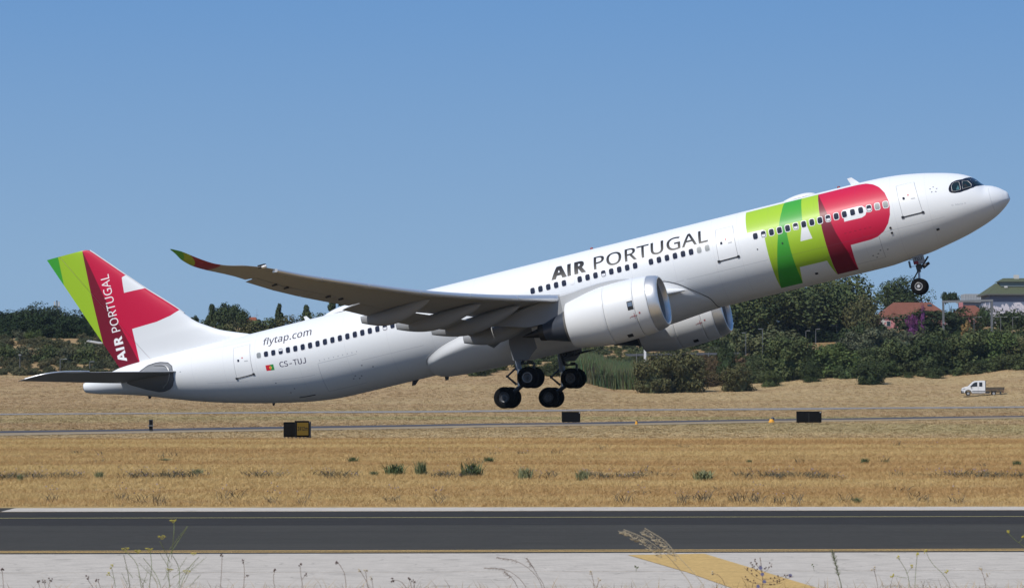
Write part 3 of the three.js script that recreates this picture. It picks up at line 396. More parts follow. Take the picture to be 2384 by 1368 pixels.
  for (const q of [[22.55, 22.95, -.315, -.335], [22.7, 22.73, -.23, -.42], [22.32, 22.42, -.24, -.3], [22.98, 23.03, -.33, -.36]]) part('service_marking', pat(...q, .01), redM, e);
  part('drain_panel', pat(23.25, 23.6, -.98, -1.17, .008), blackMat, e);
  { // strake on the inboard side and the pylon
    const st = -side; part('strake', [loft([[V(22.9, L + st * 1.2, -1.1), V(24.2, L + st * 1.2, -1.05), V(24.2, L + st * 1.22, -1.05), V(22.9, L + st * 1.22, -1.1)], [V(23.6, L + st * 1.55, -.75), V(24.2, L + st * 1.58, -.7), V(24.2, L + st * 1.6, -.7), V(23.6, L + st * 1.57, -.75)]], { cap0: true, cap1: true })], np, e);
    const up = [[22.75, -.56], [23.3, -.44], [23.9, -.36], [24.7, -.34], [25.8, -.40], [26.8, -.46], [27.5, -.45], [29, -.6], [31.5, -1.0], [32.6, -1.25]], lo = [[22.75, -.62], [24.4, -.75], [26.2, -1.05], [27.2, -1.45], [28.2, -1.98], [29.6, -2.0], [30.8, -1.72], [31.8, -1.45], [32.6, -1.3]];
    const fu = pchip(up), fl = pchip(lo), rings = []; for (let i = 0; i <= 40; i++) { const s = i / 40, x = lerp(22.75, 32.6, s), w = .36 * Math.min(1, Math.sqrt(s * 6) + .03) * (s > .75 ? lerp(1, .15, (s - .75) * 4) : 1), a = fu(x), b = Math.min(fl(x), a - .03); rings.push([V(x, L + w * .7, a), V(x, L + w, a - .12 * Math.min(1, a - b)), V(x, L + w, b), V(x, L - w, b), V(x, L - w, a - .12 * Math.min(1, a - b)), V(x, L - w * .7, a)]); }
    part('pylon', toCreasedNormals(loft(rings.slice(0, 20), { cap0: true, cap1: true }), .6), paintMat([.48, .49, .50]), e); part('pylon_fairing', toCreasedNormals(loft(rings.slice(19), { cap0: true, cap1: true }), .6), wingGrey, e);
    part('pylon_shroud', canoe(9.37, 26.9, -1.25, 28.9, -1.95, .02, .28, .13, side), mat([.09, .09, .09], .5, .4), e);
  }
  return e;
}
engine(1); engine(-1);
/* tail surfaces */
{
  const FX0 = 49, FX1 = 66, FZ0 = 2, FZ1 = 11.6;
  const finArt = (mirror) => canvas(1536, 1024, (c, w, h) => {
    const kx = w / (FX1 - FX0), ky = h / (FZ1 - FZ0), p = (x, z) => [(x - FX0) * kx, (FZ1 - z) * ky];
    c.fillStyle = css.white; c.fillRect(0, 0, w, h);
    poly(c, [[61.2, 11.6], [62.26, 11.22], [62.17, 4.59], [61.2, 2.0], [59.75, 2.0], [59.75, 2.81], [59.74, 3.84], [59.76, 5.1], [57.86, 5.16], [56.83, 5.34], [56.23, 5.56], [55.9, 5.85], [58.0, 7.4], [58.3, 7.62], [59.8, 7.64], [59.78, 8.72], [59.3, 8.91], [60.6, 11.6]].map((q) => p(...q)), css.red);
    poly(c, [[62.26, 11.6], [62.26, 11.22], [61.95, 10.12], [61.52, 8.43], [61.02, 6.64], [60.53, 5.23], [60.12, 3.93], [59.75, 2.6], [63, 2], [63, 4]].map((q) => p(...q)), css.dred);
    poly(c, [[62.26, 11.7], [62.24, 9.72], [62.25, 7.86], [62.22, 6.18], [62.17, 4.45], [66, 11]].map((q) => p(...q)).concat([p(66, 11.7)]), css.lime);
    poly(c, [[64.13, 11.7], [64.13, 11.23], [64.16, 9.0], [66, 11], [66, 11.7]].map((q) => p(...q)), css.green);
    c.save(); const b = p(60.66, 3.1); c.translate(...b); const k = kx / 100; c.transform(k, 0, 0, ky / 100, 0, 0);
    const hgt = 64; // letters run up the fin
    if (!mirror) { c.scale(-1, 1); c.rotate(-PI / 2); } else { c.translate(64, -610); c.rotate(PI / 2); c.translate(0, 64); c.scale(1, 1); }
    boldAir(c, 0, 172, 0, hgt, '#f2f2f2', 3); words(c, 'PORTUGAL', 200, 610, 0, hgt, '$px sans-serif', '#f2f2f2'); c.restore();
  });
  // seen from starboard x runs leftward, so the art is drawn with x to the right and letters flipped to read from that side
  const artR = finArt(false), artL = finArt(true); const mR = new THREE.MeshPhysicalMaterial({ map: artR, roughness: .5, clearcoat: .15, clearcoatRoughness: .3, specularIntensity: .5 }), mL = mR.clone(); mL.map = artL;
  const LE = pchip([[2.0, 48.0], [2.7, 51.2], [2.9, 51.7], [3.23, 52.62], [3.62, 53.61], [4.05, 54.37], [4.6, 55.22], [5.13, 55.75], [5.61, 56.18], [7.62, 58.3], [10.8, 61.45], [11.09, 61.74], [11.22, 62.1]]), HX = pchip([[2, 58.4], [2.99, 59.03], [4.55, 59.98], [8.24, 62.27], [11.2, 64.02]]), TEx = pchip([[2, 61.0], [2.73, 61.33], [11.2, 65.03]]);
  const side = (sg, x0f, x1f, cA, cB, zs, full) => { const pos = [], uv = [], idx = [], N = 24; zs.forEach((z) => { const lx = LE(z), tx = TEx(z); for (let i = 0; i <= N; i++) { const s = i / N, x = lerp(x0f(z), x1f(z), x0f === LE ? s * s : s), c = clamp((x - lx) / (tx - lx), 0, 1), h = foil(Math.max(c, 0), .1) * Math.min(tx - lx, 7.5); const p = V(x, sg * (h + .002), z); pos.push(p.x, p.y, p.z); uv.push((x - FX0) / (FX1 - FX0), (z - FZ0) / (FZ1 - FZ0)); } }); for (let j = 0; j < zs.length - 1; j++) for (let i = 0; i < N; i++) { const a = j * (N + 1) + i, b = a + 1, c = a + N + 1, d = c + 1; idx.push(a, b, c, b, d, c); } const g = new THREE.BufferGeometry(); g.setAttribute('position', new THREE.Float32BufferAttribute(pos, 3)); g.setAttribute('uv', new THREE.Float32BufferAttribute(uv, 2)); g.setIndex(idx); g.computeVertexNormals(); return g; };
  const zs = []; for (let z = 2.1; z < 5.6; z += .14) zs.push(z); for (let z = 5.6; z < 11.05; z += .35) zs.push(z); zs.push(11.1, 11.16, 11.2);
  const capTop = (xa, xb) => { const pos = [], idx = [], N = 12, z = 11.2; for (let i = 0; i <= N; i++) { const x = lerp(xa, xb, i / N), lx = LE(z), tx = TEx(z), h = foil(clamp((x - lx) / (tx - lx), 0, 1), .1) * (tx - lx); for (const sg of [1, -1]) { const p = V(x, sg * (h + .002), z + .001); pos.push(p.x, p.y, p.z); } } for (let i = 0; i < N; i++) idx.push(2 * i, 2 * i + 1, 2 * i + 2, 2 * i + 1, 2 * i + 3, 2 * i + 2); const g = new THREE.BufferGeometry(); g.setAttribute('position', new THREE.Float32BufferAttribute(pos, 3)); g.setAttribute('uv', new THREE.Float32BufferAttribute(pos.flatMap((v, i) => i % 3 === 0 ? [(-v - FX0) / (FX1 - FX0), (11.19 - FZ0) / (FZ1 - FZ0)] : []), 2)); g.setIndex(idx); g.computeVertexNormals(); return g; };
  const H0 = (z) => HX(z) - .012, H1 = (z) => HX(z) + .012;
  const zr = zs.filter((z) => z > 2.6);
  const mk = (name, a, b, zz) => { const g = mergeGeometries([side(1, a, b, 0, 0, zz), side(-1, a, b, 0, 0, zz), capTop(a(11.2), b(11.2))], true); const m = part(name, g, [mR, mL, mR], plane); return m; };
  mk('fin', LE, H0, zs).userData.label = 'tail fin in white and red'; mk('rudder', H1, TEx, zr).userData.label = 'rudder in red, lime and green';
  part('leading_edge', tube([5.3, 5.61, 6.6, 7.62, 9.2, 10.8, 11.1].map((z) => V(LE(z) - .01, 0, z)), .055, 60, 8), mat([.66, .66, .67], .4, .3), plane);
  // hinge backing
  { const r = []; for (const z of [2.7, 11.1]) { const x = HX(z), c = (x - LE(z)) / (TEx(z) - LE(z)), h = foil(c, .1) * Math.min(TEx(z) - LE(z), 7.5) * .86; r.push([V(x - .1, h, z), V(x + .1, h, z), V(x + .1, -h, z), V(x - .1, -h, z)]); } part('rudder_hinge', loft(r, { cap0: true, cap1: true }), mat([.62, .42, .42], .6), plane); }
}
{
  const ST = [[1.0, 56.0, 1.28, 61.0, 1.58], [2.6, 57.2, 1.5, 61.65, 1.74], [6, 59.7, 2.02, 63.0, 2.1], [9.2, 62.05, 2.5, 64.2, 2.42], [9.45, 62.5, 2.52, 64.3, 2.44], [9.6, 63.1, 2.52, 64.37, 2.46], [9.72, 64.1, 2.49, 64.42, 2.48]];
  const build = (side) => loft(ST.map(([y, lx, lz, tx, tz]) => wingRing([lx, lz, tx, tz, .095], y, side)), { cap0: true, cap1: true });
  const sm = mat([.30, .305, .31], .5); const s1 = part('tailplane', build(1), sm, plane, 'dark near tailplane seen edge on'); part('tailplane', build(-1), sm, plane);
  const le = []; for (const y of [7.2, 8, 8.8, 9.2, 9.45, 9.6, 9.7]) { const f = [1, 2].map((k) => pchip(ST.map((r) => [r[0], r[k]]))(y)); le.push(V(f[0] - .015, y, f[1])); } part('leading_edge_cap', tube(le, .05, 20, 8), slatMetal, s1);
  const ap = [[59.7, .3], [59.31, .474], [58.76, .69], [58.2, .74], [57.78, .714], [57.2, .6], [56.91, .412], [56.86, .1], [56.9, -.153], [57.15, -.4], [57.42, -.54], [58, -.69], [58.38, -.72], [59.24, -.576], [60.27, -.25], [60.5, -.1], [60.3, .1]];
  part('tailplane_apron', polyFan(ap, .03), mat([.22, .225, .235], .38, .5), fuselage, 'bare grey metal apron round the tailplane root');
  const rim = ap.map(([x, t]) => hull(x, t, .035)); rim.push(rim[0].clone()); const rr = []; for (let i = 0; i < rim.length - 1; i++) rr.push(rod(rim[i], rim[i + 1], .03, .03, 6)); part('apron_seal', rr, mat([.12, .12, .125], .5), fuselage);
  const sealA = [[58.3, .62], [57.35, .44], [57.12, .12], [57.35, -.2], [57.9, -.5]].map(([x, t]) => hull(x, t, .06)); part('apron_seal', tube(sealA, .045, 24, 6), mat([.45, .45, .45], .35, .6), fuselage);
  { const r = []; for (const [x, k] of [[64.1, 1], [64.16, .8], [64.16, .3]]) { const a = []; for (let j = 0; j < 24; j++) { const t = j / 24 * 2 * PI; a.push(V(x, .36 * k * Math.cos(t), 1.96 + .34 * k * Math.sin(t))); } r.push(a); } part('tail_exhaust', loft(r, { cap1: true }), mat([.08, .08, .085], .5, .6), plane); }
}
/* landing gear */
const rubber = dull([.009, .009, .0095]), hubMetal = mat([.10, .10, .105], .45, .6), hubPale = mat([.62, .62, .63], .4, .3), legPaint = mat([.20, .225, .265], .45, .2), gearDark = mat([.055, .058, .066], .5, .4);
function wheel(parent, x, l, u, R, w, ringMat, capMat, face) {    // tyre + hub about a lateral axle
  const prof = [[.56, -.5], [.72, -.5], [.9, -.46], [.98, -.33], [1, -.14], [1, .14], [.98, .33], [.9, .46], [.72, .5], [.56, .5]].map(([r, k]) => new THREE.Vector2(r * R, k * w)); const g = new THREE.LatheGeometry(prof, 40); g.rotateX(PI / 2); const v = V(x, l, u); g.translate(v.x, v.y, v.z); part('tyre', g, rubber, parent);
  const d = []; const ringP = [[.02, .36], [.16, .36], [.2, .3], [.3, .27], [.36, .34], [.42, .36], [.46, .36], [.5, .32], [.57, .3]].map(([r, k]) => new THREE.Vector2(r * R, k * w * face)); const h = new THREE.LatheGeometry(ringP, 36); h.rotateX(PI / 2); h.translate(v.x, v.y, v.z); part('hub', h, hubMetal, parent);
  const rg = new THREE.TorusGeometry(.44 * R, .035 * R, 8, 36); rg.translate(v.x, v.y, v.z + face * .37 * w); part('hub_rim', rg, ringMat, parent);
  const cp = new THREE.CylinderGeometry(.17 * R, .19 * R, .1, 20); cp.rotateX(PI / 2); cp.translate(v.x, v.y, v.z + face * .4 * w); part('hub_cap', cp, capMat, parent);
}
function mainGear(side) {
  const g = new THREE.Group(); g.name = 'main_gear'; g.userData.label = side > 0 ? 'near four-wheel main landing gear with tilted bogie' : 'far four-wheel main landing gear with tilted bogie'; plane.add(g);
  const L = 5.34 * side, ax = [[31.53, -4.77], [33.32, -5.68]];
  const ringM = mat(side > 0 ? [.42, .42, .43] : [.16, .16, .17], .4, .4);
  ax.forEach(([x, u], i) => { for (const o of [.7, -.7]) wheel(g, x, L + o, u, .69, .5, i === 0 && o > 0 ? ringM : gearDark, gearDark, o > 0 ? 1 : -1); part('axle', rod(V(x, L - .7, u), V(x, L + .7, u), .09), gearDark, g); });
  part('bogie_beam', rod(V(31.4, L, -4.7), V(33.45, L, -5.75), .15, .15, 12), gearDark, g);
  part('shock_strut', [rod(V(31.95, L, -1.6), V(32.2, L, -4.15), .2, .2, 16)], legPaint, g); part('piston', rod(V(32.2, L, -4.1), V(32.4, L, -5.15), .13, .13, 14), mat([.5, .52, .55], .2, .7), g);
  part('torque_link', [rod(V(32.35, L, -3.95), V(33.05, L, -4.36), .07, .055, 8), rod(V(33.05, L, -4.36), V(32.55, L, -5.0), .055, .08, 8), rod(V(33.05, L - .15, -4.36), V(33.05, L + .15, -4.36), .07, .07, 8)], gearDark, g);
  part('side_stay', [rod(V(31.9, L - side * .1, -3.7), V(31.6, L - side * 2.1, -2.6), .1), rod(V(31.0, L, -1.9), V(32.05, L, -3.6), .09)], gearDark, g);
  part('actuator', [rod(V(32.1, L, -3.75), V(31.1, L, -3.9), .06), rod(V(31.1, L, -3.9), V(31.25, L, -4.35), .08), rod(V(31.15, L + .1, -3.85), V(31.5, L + .1, -3.75), .1)], gearDark, g);
  const y = L + side * .52; const D = side > 0 ? [[32.1, -1.45], [30.7, -1.6], [30.6, -3.05], [31.05, -3.4], [31.3, -3.66], [32.28, -3.5], [32.3, -2.4]] : [[32.0, -2.2], [30.75, -2.3], [30.7, -3.1], [31.05, -3.4], [31.3, -3.6], [31.95, -3.5]];
  const s = new THREE.Shape(D.map(([x, u]) => new THREE.Vector2(-x, u))); const dg = new THREE.ExtrudeGeometry(s, { depth: .05, bevelEnabled: true, bevelSize: .02, bevelThickness: .02, bevelSegments: 1 }); dg.translate(0, 0, y); part('gear_door', dg, mat([.17, .18, .195], .6), g);
  if (side < 0) { part('inner_door', [loft([[V(30.2, L + .9, -3.2), V(31.7, L + .9, -3.3), V(31.7, L + .9, -3.35), V(30.2, L + .9, -3.25)], [V(29.2, L + 1.7, -3.32), V(31.5, L + 1.7, -3.42), V(31.5, L + 1.7, -3.46), V(29.2, L + 1.7, -3.36)]], { cap0: true, cap1: true })], gearDark, g); part('hydraulic_block', [box(.5, .7, .5, -31.3, -2.85, L), box(.35, .5, .6, -31.75, -2.9, L + .1)], gearDark, g); }
}
mainGear(1); mainGear(-1);
{
  const g = new THREE.Group(); g.name = 'nose_gear'; g.userData.label = 'nose landing gear with registration letters on its door'; plane.add(g);
  for (const o of [.36, -.36]) wheel(g, 6.78, o, -4.5, .525, .38, hubPale, hubPale, o > 0 ? 1 : -1);
  part('axle', rod(V(6.78, -.4, -4.5), V(6.78, .4, -4.5), .07), gearDark, g);
  part('shock_strut', rod(V(6.45, 0, -2.4), V(6.62, 0, -3.6), .13), gearDark, g); part('piston', rod(V(6.62, 0, -3.55), V(6.76, 0, -4.45), .075), mat([.35, .37, .42], .25, .7), g);
  part('torque_link', [rod(V(6.7, 0, -3.55), V(7.06, 0, -3.95), .045), rod(V(7.06, 0, -3.95), V(6.95, 0, -4.3), .045)], gearDark, g);
  part('drag_brace', [rod(V(6.45, .12, -3.3), V(5.85, .12, -3.15), .06), rod(V(6.4, -.12, -3.3), V(5.85, -.12, -2.75), .06), rod(V(5.85, 0, -3.17), V(6.3, 0, -3.4), .08)], gearDark, g);
  part('taxi_light', [new THREE.SphereGeometry(.085, 12, 8).translate(-6.13, -3.22, .15), new THREE.SphereGeometry(.07, 12, 8).translate(-6.15, -2.68, .2)], mat([.75, .7, .66], .15), g);
  part('steering_block', [box(.34, .3, .4, -6.55, -3.28, 0), box(.18, .5, .3, -6.2, -2.75, .1)], gearDark, g);
  const tx = canvas(256, 160, (c, w, h) => { c.fillStyle = '#8d939b'; c.fillRect(0, 0, w, h); c.fillStyle = '#14141c'; c.font = 'bold 92px monospace'; c.textAlign = 'center'; c.save(); c.translate(w / 2, 112); c.fillText('TUJ', 0, 0); c.restore(); });
  const D = [[6.78, -2.6], [6.1, -2.5], [6.02, -2.95], [6.1, -3.1], [6.3, -3.18], [6.76, -3.06]]; const s = new THREE.Shape(D.map(([x, u]) => new THREE.Vector2(-x, u))); const dg = new THREE.ExtrudeGeometry(s, { depth: .03, bevelEnabled: false }); dg.translate(0, 0, .52);
  { const u = dg.attributes.uv, p = dg.attributes.position; for (let i = 0; i < u.count; i++) u.setXY(i, (p.getX(i) + 6.8) / .78, (p.getY(i) + 3.05) / .5); }
  part('gear_door', dg, [mat(0xffffff, .5, 0, { map: tx }), mat([.3, .31, .33], .5)], g, 'grey nose gear door lettered in black');
  part('warning_panel', box(.3, .2, .03, -6.6, -3.02, .57), mat([.22, .012, .02], .5), g);
  part('aft_door', [box(.07, .42, .5, -7.08, -3.0, 0), rod(V(7.05, .2, -2.75), V(6.8, .2, -2.75), .02), rod(V(7.05, .2, -3.15), V(6.7, .2, -3.2), .015)], gearDark, g);
}
/* ------------------------------------------------------------------ grass */
function instanced(name, geo, m, list, label, category) {       // list: [x, y, z, turn, sx, sy, r, g, b]
  const o = new THREE.InstancedMesh(geo, m, list.length), M = new THREE.Matrix4(), q = new THREE.Quaternion(), up = new THREE.Vector3(0, 1, 0), c = new THREE.Color();
  list.forEach((a, i) => { q.setFromAxisAngle(up, a[3]); M.compose(new THREE.Vector3(a[0], a[1], a[2]), q, new THREE.Vector3(a[4], a[5], a[4])); o.setMatrixAt(i, M); o.setColorAt(i, c.setRGB(a[6], a[7], a[8])); });
  o.name = numbered(name); o.castShadow = o.receiveShadow = true; scene.add(o); return tag(o, label, category, null, 'stuff');
}
function bladeClump(seed, n, spread, lean, w) { const r = rng(seed), pos = []; for (let i = 0; i < n; i++) { const a = r() * 6.283, d = r() * spread, x = Math.cos(a) * d, z = Math.sin(a) * d, h = .55 + .45 * r(), b = r() * 6.283, l = lean * (.4 + r()), c = r() * 6.283, ux = Math.cos(c) * w, uz = Math.sin(c) * w, mx = x + Math.cos(b) * l * .35, mz = z + Math.sin(b) * l * .35, tx = x + Math.cos(b) * l, tz = z + Math.sin(b) * l; pos.push(x - ux, 0, z - uz, x + ux, 0, z + uz, mx + ux * .7, h * .6, mz + uz * .7, x - ux, 0, z - uz, mx + ux * .7, h * .6, mz + uz * .7, mx - ux * .7, h * .6, mz - uz * .7, mx - ux * .7, h * .6, mz - uz * .7, mx + ux * .7, h * .6, mz + uz * .7, tx, h, tz); } const g = new THREE.BufferGeometry(); g.setAttribute('position', new THREE.Float32BufferAttribute(pos, 3)); g.computeVertexNormals(); return g; }
const grassMat = dull(0xffffff, { side: THREE.DoubleSide });
{
  const r = rng(11), list = [];
  for (let i = 0; i < 150000; i++) { // unmown straw between the taxiway and the brow
    const D = 86.6 + 77 * Math.pow(r(), .9), x = (r() * 2 - 1) * (D * .19 + 3); if (noise(x * .12, D * .35, 15) > .34 + .3 * r()) continue; const rust = clamp(.5 + 1.1 * noise(x * .018, D * .16, 1) + .5 * noise(x * .05, D * .5, 2) + (r() - .5) * .7, 0, 1), k = .86 + .28 * r(), pale = sstep(D, 104, 108) * (1 - sstep(D, 112, 120));
    list.push([x, ground(x, -D) - .01, -D, r() * 6.28, .8 + .5 * r(), (.06 + .11 * r()) * (1 + .3 * pale), lerp(.545, .425, rust) * k, lerp(.395, .265, rust) * k, lerp(.18, .115, rust) * k]);
  }
  instanced('dry_grass', bladeClump(3, 10, .22, .10, .0045), grassMat, list, 'uncut straw coloured grass between the taxiway and the brow', 'grass');
  const far = [];
  for (let i = 0; i < 90000; i++) { const D = 238 + 330 * Math.pow(r(), 1.15), x = (r() * 2 - 1) * (D * .19 + 4), pink = clamp(.5 + 1.5 * noise(x * .008, D * .05, 5) + (r() - .5), 0, 1), k = .78 + .42 * r(), green = clamp(noise(x * .01, D * .035, 6) * 1.6 + .15, 0, 1) * (1 - sstep(D, 330, 430)) * .7;
    const d1 = D - (290 + .78 * x), d2 = D - (375 + .45 * x); if ((d1 > -9.5 && d1 < 8.5) || (d2 > -1 && d2 < 14)) continue;
    far.push([x, ground(x, -D) - .01, -D, r() * 6.28, 1 + r(), .07 + .1 * r() + (D > 470 ? .06 : 0), lerp(lerp(.47, .41, pink), .32, green) * k, lerp(lerp(.355, .29, pink), .29, green) * k, lerp(lerp(.195, .16, pink), .14, green) * k]); }
  instanced('mown_grass', bladeClump(5, 6, .4, .3, .03), grassMat, far, 'short pale mown grass on the far side of the runway dip', 'grass');
  const edge = []; for (let i = 0; i < 3800; i++) { const x = (r() * 2 - 1) * 11.5, D = 44 + 4.6 * r() + SK * x, k = .6 + .6 * r(); edge.push([x, 0, -D, r() * 6.28, .9, .2 + .36 * r() * r(), .36 * k, .25 * k, .12 * k]); }
  instanced('verge_grass', bladeClump(9, 5, .1, .3, .007), grassMat, edge, 'dry grass fringe along the bottom edge of the concrete', 'grass');
  // chicory and other wild flowers in a loose band
  const fl = [], st = []; for (let i = 0; i < 900; i++) { const u = r(), band = r() < .72; const x = (r() * 2 - 1) * 21, D = band ? 108.5 + 3.2 * (r() - .5) : 90 + 60 * r(); if (noise(x * .35, D * .1, 12) < (band ? -.08 : .22)) continue; const k = .7 + .5 * r(), y = ground(x, -D); st.push([x, y, -D, r() * 6.28, .8 + .6 * r(), .16 + .26 * r(), .10 * k, .095 * k, .065 * k]); if (r() < .4) fl.push([x + (r() - .5) * .3, y + .12 + .22 * r(), -D, r() * 6.28, .8, .8, .20 * k, .19 * k, .32 * k]); }
  for (const px of [1585, 1592, 1635, 1641, 1725, 1755, 1762, 1815, 1855, 280, 330, 372, 905, 914, 1020, 640, 704, 1452, 1968, 2230, 2140, 520, 120]) for (let i = 0; i < 3; i++) { const D = 87.4 + 5 * r(), x = (px + 14 * (r() - .5) - 1192) / F * D, k = .7 + .5 * r(); st.push([x, ground(x, -D), -D, r() * 6.28, .7 + .5 * r(), .16 + .34 * r(), .15 * k, .125 * k, .085 * k]); if (r() < .35) fl.push([x, ground(x, -D) + .3 + .2 * r(), -D, r() * 6.28, .8, .8, .2, .19, .32]); }
  instanced('wild_stems', bladeClump(21, 9, .25, .35, .012), grassMat, st, 'dark leggy stems of wild flowers scattered in a band across the straw', 'wild plants');
  const pg = []; for (let i = 0; i < 3; i++) { const g = new THREE.CircleGeometry(.024, 6); g.rotateX(-1.0 + i * .4); g.rotateY(i * 1.3); g.translate(Math.cos(i * 2.1) * .16, Math.sin(i * 1.7) * .1, Math.sin(i * 2.4) * .16); pg.push(g); }
  instanced('blue_wild_flowers', mergeGeometries(pg), grassMat, fl, 'small blue wild flowers scattered along the dry grass band', 'wild flowers');
}
/* ------------------------------------------------------------------ trees and bushes */
const leafMat = dull(0xffffff, { vertexColors: true, side: THREE.DoubleSide, specularIntensity: .3, roughness: .8 }), barkMat = mat([.11, .085, .06], .95);
const HUES = { dark: [.040, .062, .025], mid: [.066, .092, .036], olive: [.082, .090, .040], bright: [.068, .105, .034], grey: [.084, .102, .062], pine: [.026, .044, .019], brown: [.135, .095, .050], purple: [.13, .04, .14], straw: [.26, .19, .08], reed: [.098, .118, .056] };
// a crown of leaf-sized faces gathered in clumps; unit size: one metre half width, from 0 to 2 metres high
function crown(seed, hue, shape, leaf, lobes = 26, per = 90) {
  const r = rng(seed), pos = [], col = [], h = HUES[hue], L = [];
  for (let i = 0; i < lobes; i++) { let x, y, z, k; const a = r() * 6.283;
    if (shape === 'round') { const c = r() * 2 - 1, s = Math.sqrt(1 - c * c), d = .45 + .33 * r(); x = Math.cos(a) * s * d; z = Math.sin(a) * s * d; y = 1 + c * d * .95; k = .26 + .16 * r(); }
    else if (shape === 'bush') { const q = Math.sqrt(r()), d = q * .78; x = Math.cos(a) * d; z = Math.sin(a) * d; const low = i % 3 === 0; if (low) { x = Math.cos(a) * (.45 + .35 * r()); z = Math.sin(a) * (.45 + .35 * r()); y = .18 + .3 * r(); } else y = .25 + (1.35 * Math.sqrt(1 - d * d)) * (.4 + .6 * r()); k = .22 + .18 * r(); }
    else if (shape === 'cone') { const t = r(); y = .15 + 1.7 * t; const d = (1 - t * .93) * .62 * (.5 + .5 * r()); x = Math.cos(a) * d; z = Math.sin(a) * d; k = .2 + .16 * (1 - t); }
    else if (shape === 'spire') { const t = r(); y = .1 + 1.8 * t; const d = Math.sin(PI * (.12 + .8 * t)) * .5 * r(); x = Math.cos(a) * d; z = Math.sin(a) * d; k = .24 + .2 * Math.sin(PI * t); }
    else { const q = Math.sqrt(r()), d = q * .85; x = Math.cos(a) * d; z = Math.sin(a) * d; y = .9 + .75 * Math.sqrt(Math.max(0, 1 - d * d)) * (.5 + .5 * r()); k = .2 + .14 * r(); }
    L.push([x, y, z, k, .78 + .44 * r()]); }
  for (const [cx, cy, cz, k, tone] of L) for (let i = 0; i < per; i++) {
    const c = r() * 2 - 1, a = r() * 6.283, s = Math.sqrt(1 - c * c), d = k * (.55 + .5 * r()), nx = Math.cos(a) * s, ny = c, nz = Math.sin(a) * s;
    const px = cx + nx * d, py = Math.max(.01, cy + ny * d * .9), pz = cz + nz * d, n = new THREE.Vector3(nx + (r() - .5) * 1.3, ny + .35 + (r() - .5) * 1.3, nz + (r() - .5) * 1.3).normalize();
    const t = new THREE.Vector3(r() - .5, r() - .5, r() - .5).cross(n).normalize(), b = t.clone().cross(n), l = leaf * (.6 + .8 * r()), w = l * (.45 + .3 * r());
    const A = [px - t.x * l, py - t.y * l, pz - t.z * l], B = [px + b.x * w + n.x * l * .25, py + b.y * w + n.y * l * .25, pz + b.z * w + n.z * l * .25], C = [px + t.x * l, py + t.y * l, pz + t.z * l], E = [px - b.x * w + n.x * l * .25, py - b.y * w + n.y * l * .25, pz - b.z * w + n.z * l * .25];
    pos.push(...A, ...B, ...C, ...A, ...C, ...E); const q = tone * (.82 + .36 * r()), yel = r() * .25; for (let v = 0; v < 6; v++) col.push(h[0] * q * (1 + yel), h[1] * q, h[2] * q * (1 - yel * .5));
  }
  { // dense inner growth that one does not see through
    const [sx, y0, sy] = { round: [.42, .95, .5], bush: [.48, .36, .6], cone: [.2, .7, .62], spire: [.18, 1, .7], umbrella: [.45, 1.2, .18] }[shape], b = new THREE.IcosahedronGeometry(1, 6), q = b.attributes.position;
    for (let i = 0; i < q.count; i++) { const x = q.getX(i), y = q.getY(i), z = q.getZ(i), d = 1 + .35 * noise(x * 2.3 + seed, y * 2.3, z * 2.3) + .2 * noise(x * 6, y * 6 + seed, z * 6); pos.push(x * d * sx, Math.max(.0, y0 + y * d * sy), z * d * sx); const t = .6 + .8 * r(); col.push(h[0] * t, h[1] * t, h[2] * t); }
  }
  const g = new THREE.BufferGeometry(); g.setAttribute('position', new THREE.Float32BufferAttribute(pos, 3)); g.setAttribute('color', new THREE.Float32BufferAttribute(col, 3));
  { const ys = [], rs = []; for (let i = 0; i < pos.length; i += 9) { ys.push(pos[i + 1]); rs.push(Math.abs(pos[i])); } ys.sort((a, b) => a - b); rs.sort((a, b) => a - b); g.scale(1 / rs[Math.floor(rs.length * .985)], 2 / ys[Math.floor(ys.length * .992)], 1 / rs[Math.floor(rs.length * .985)]); }
  g.computeVertexNormals(); return g;
}
const crowns = new Map();
const crownOf = (hue, shape, v, leaf, lobes, per) => { const k = [hue, shape, v, leaf].join(); if (!crowns.has(k)) crowns.set(k, crown(v * 131 + shape.length * 17 + hue.length * 7, hue, shape, leaf, lobes, per)); return crowns.get(k); };
function plant(name, label, category, hue, shape, v, px, py, wpx, hpx, D, { trunk = 0, leaf = .055, lobes = 30, per = 110, group, sink = 0, bare = false } = {}) {
  const b = drop(px, D, py), W = wpx / F * D / 2, top = at(px, py - hpx, D).y, base = bare ? b.y : Math.min(b.y, at(px, py, D).y), H = top - base;
  const o = thing(name, label, category, [b.x, base - sink, b.z], v * 1.7, group);
  const c = part('crown', crownOf(hue, shape, v, leaf, lobes, per), leafMat, o); const t0 = trunk * H; c.position.y = t0; c.scale.set(W, (H - t0 + sink) / 2, W);
  const tr = []; const rr = Math.max(.06, W * .06); tr.push(rod([0, -.4, 0], [0, t0 + (H - t0) * .5, 0], rr * 1.3, rr * .5, 7)); for (let i = 0; i < 4; i++) { const a = i * 1.57 + v, y0 = t0 * .8 + (H - t0) * .12 * i; tr.push(rod([0, y0, 0], [Math.cos(a) * W * .5, y0 + (H - t0) * .3, Math.sin(a) * W * .5], rr * .6, rr * .2, 5)); }
  part(trunk ? 'trunk' : 'stem', tr, barkMat, o); return o;
}
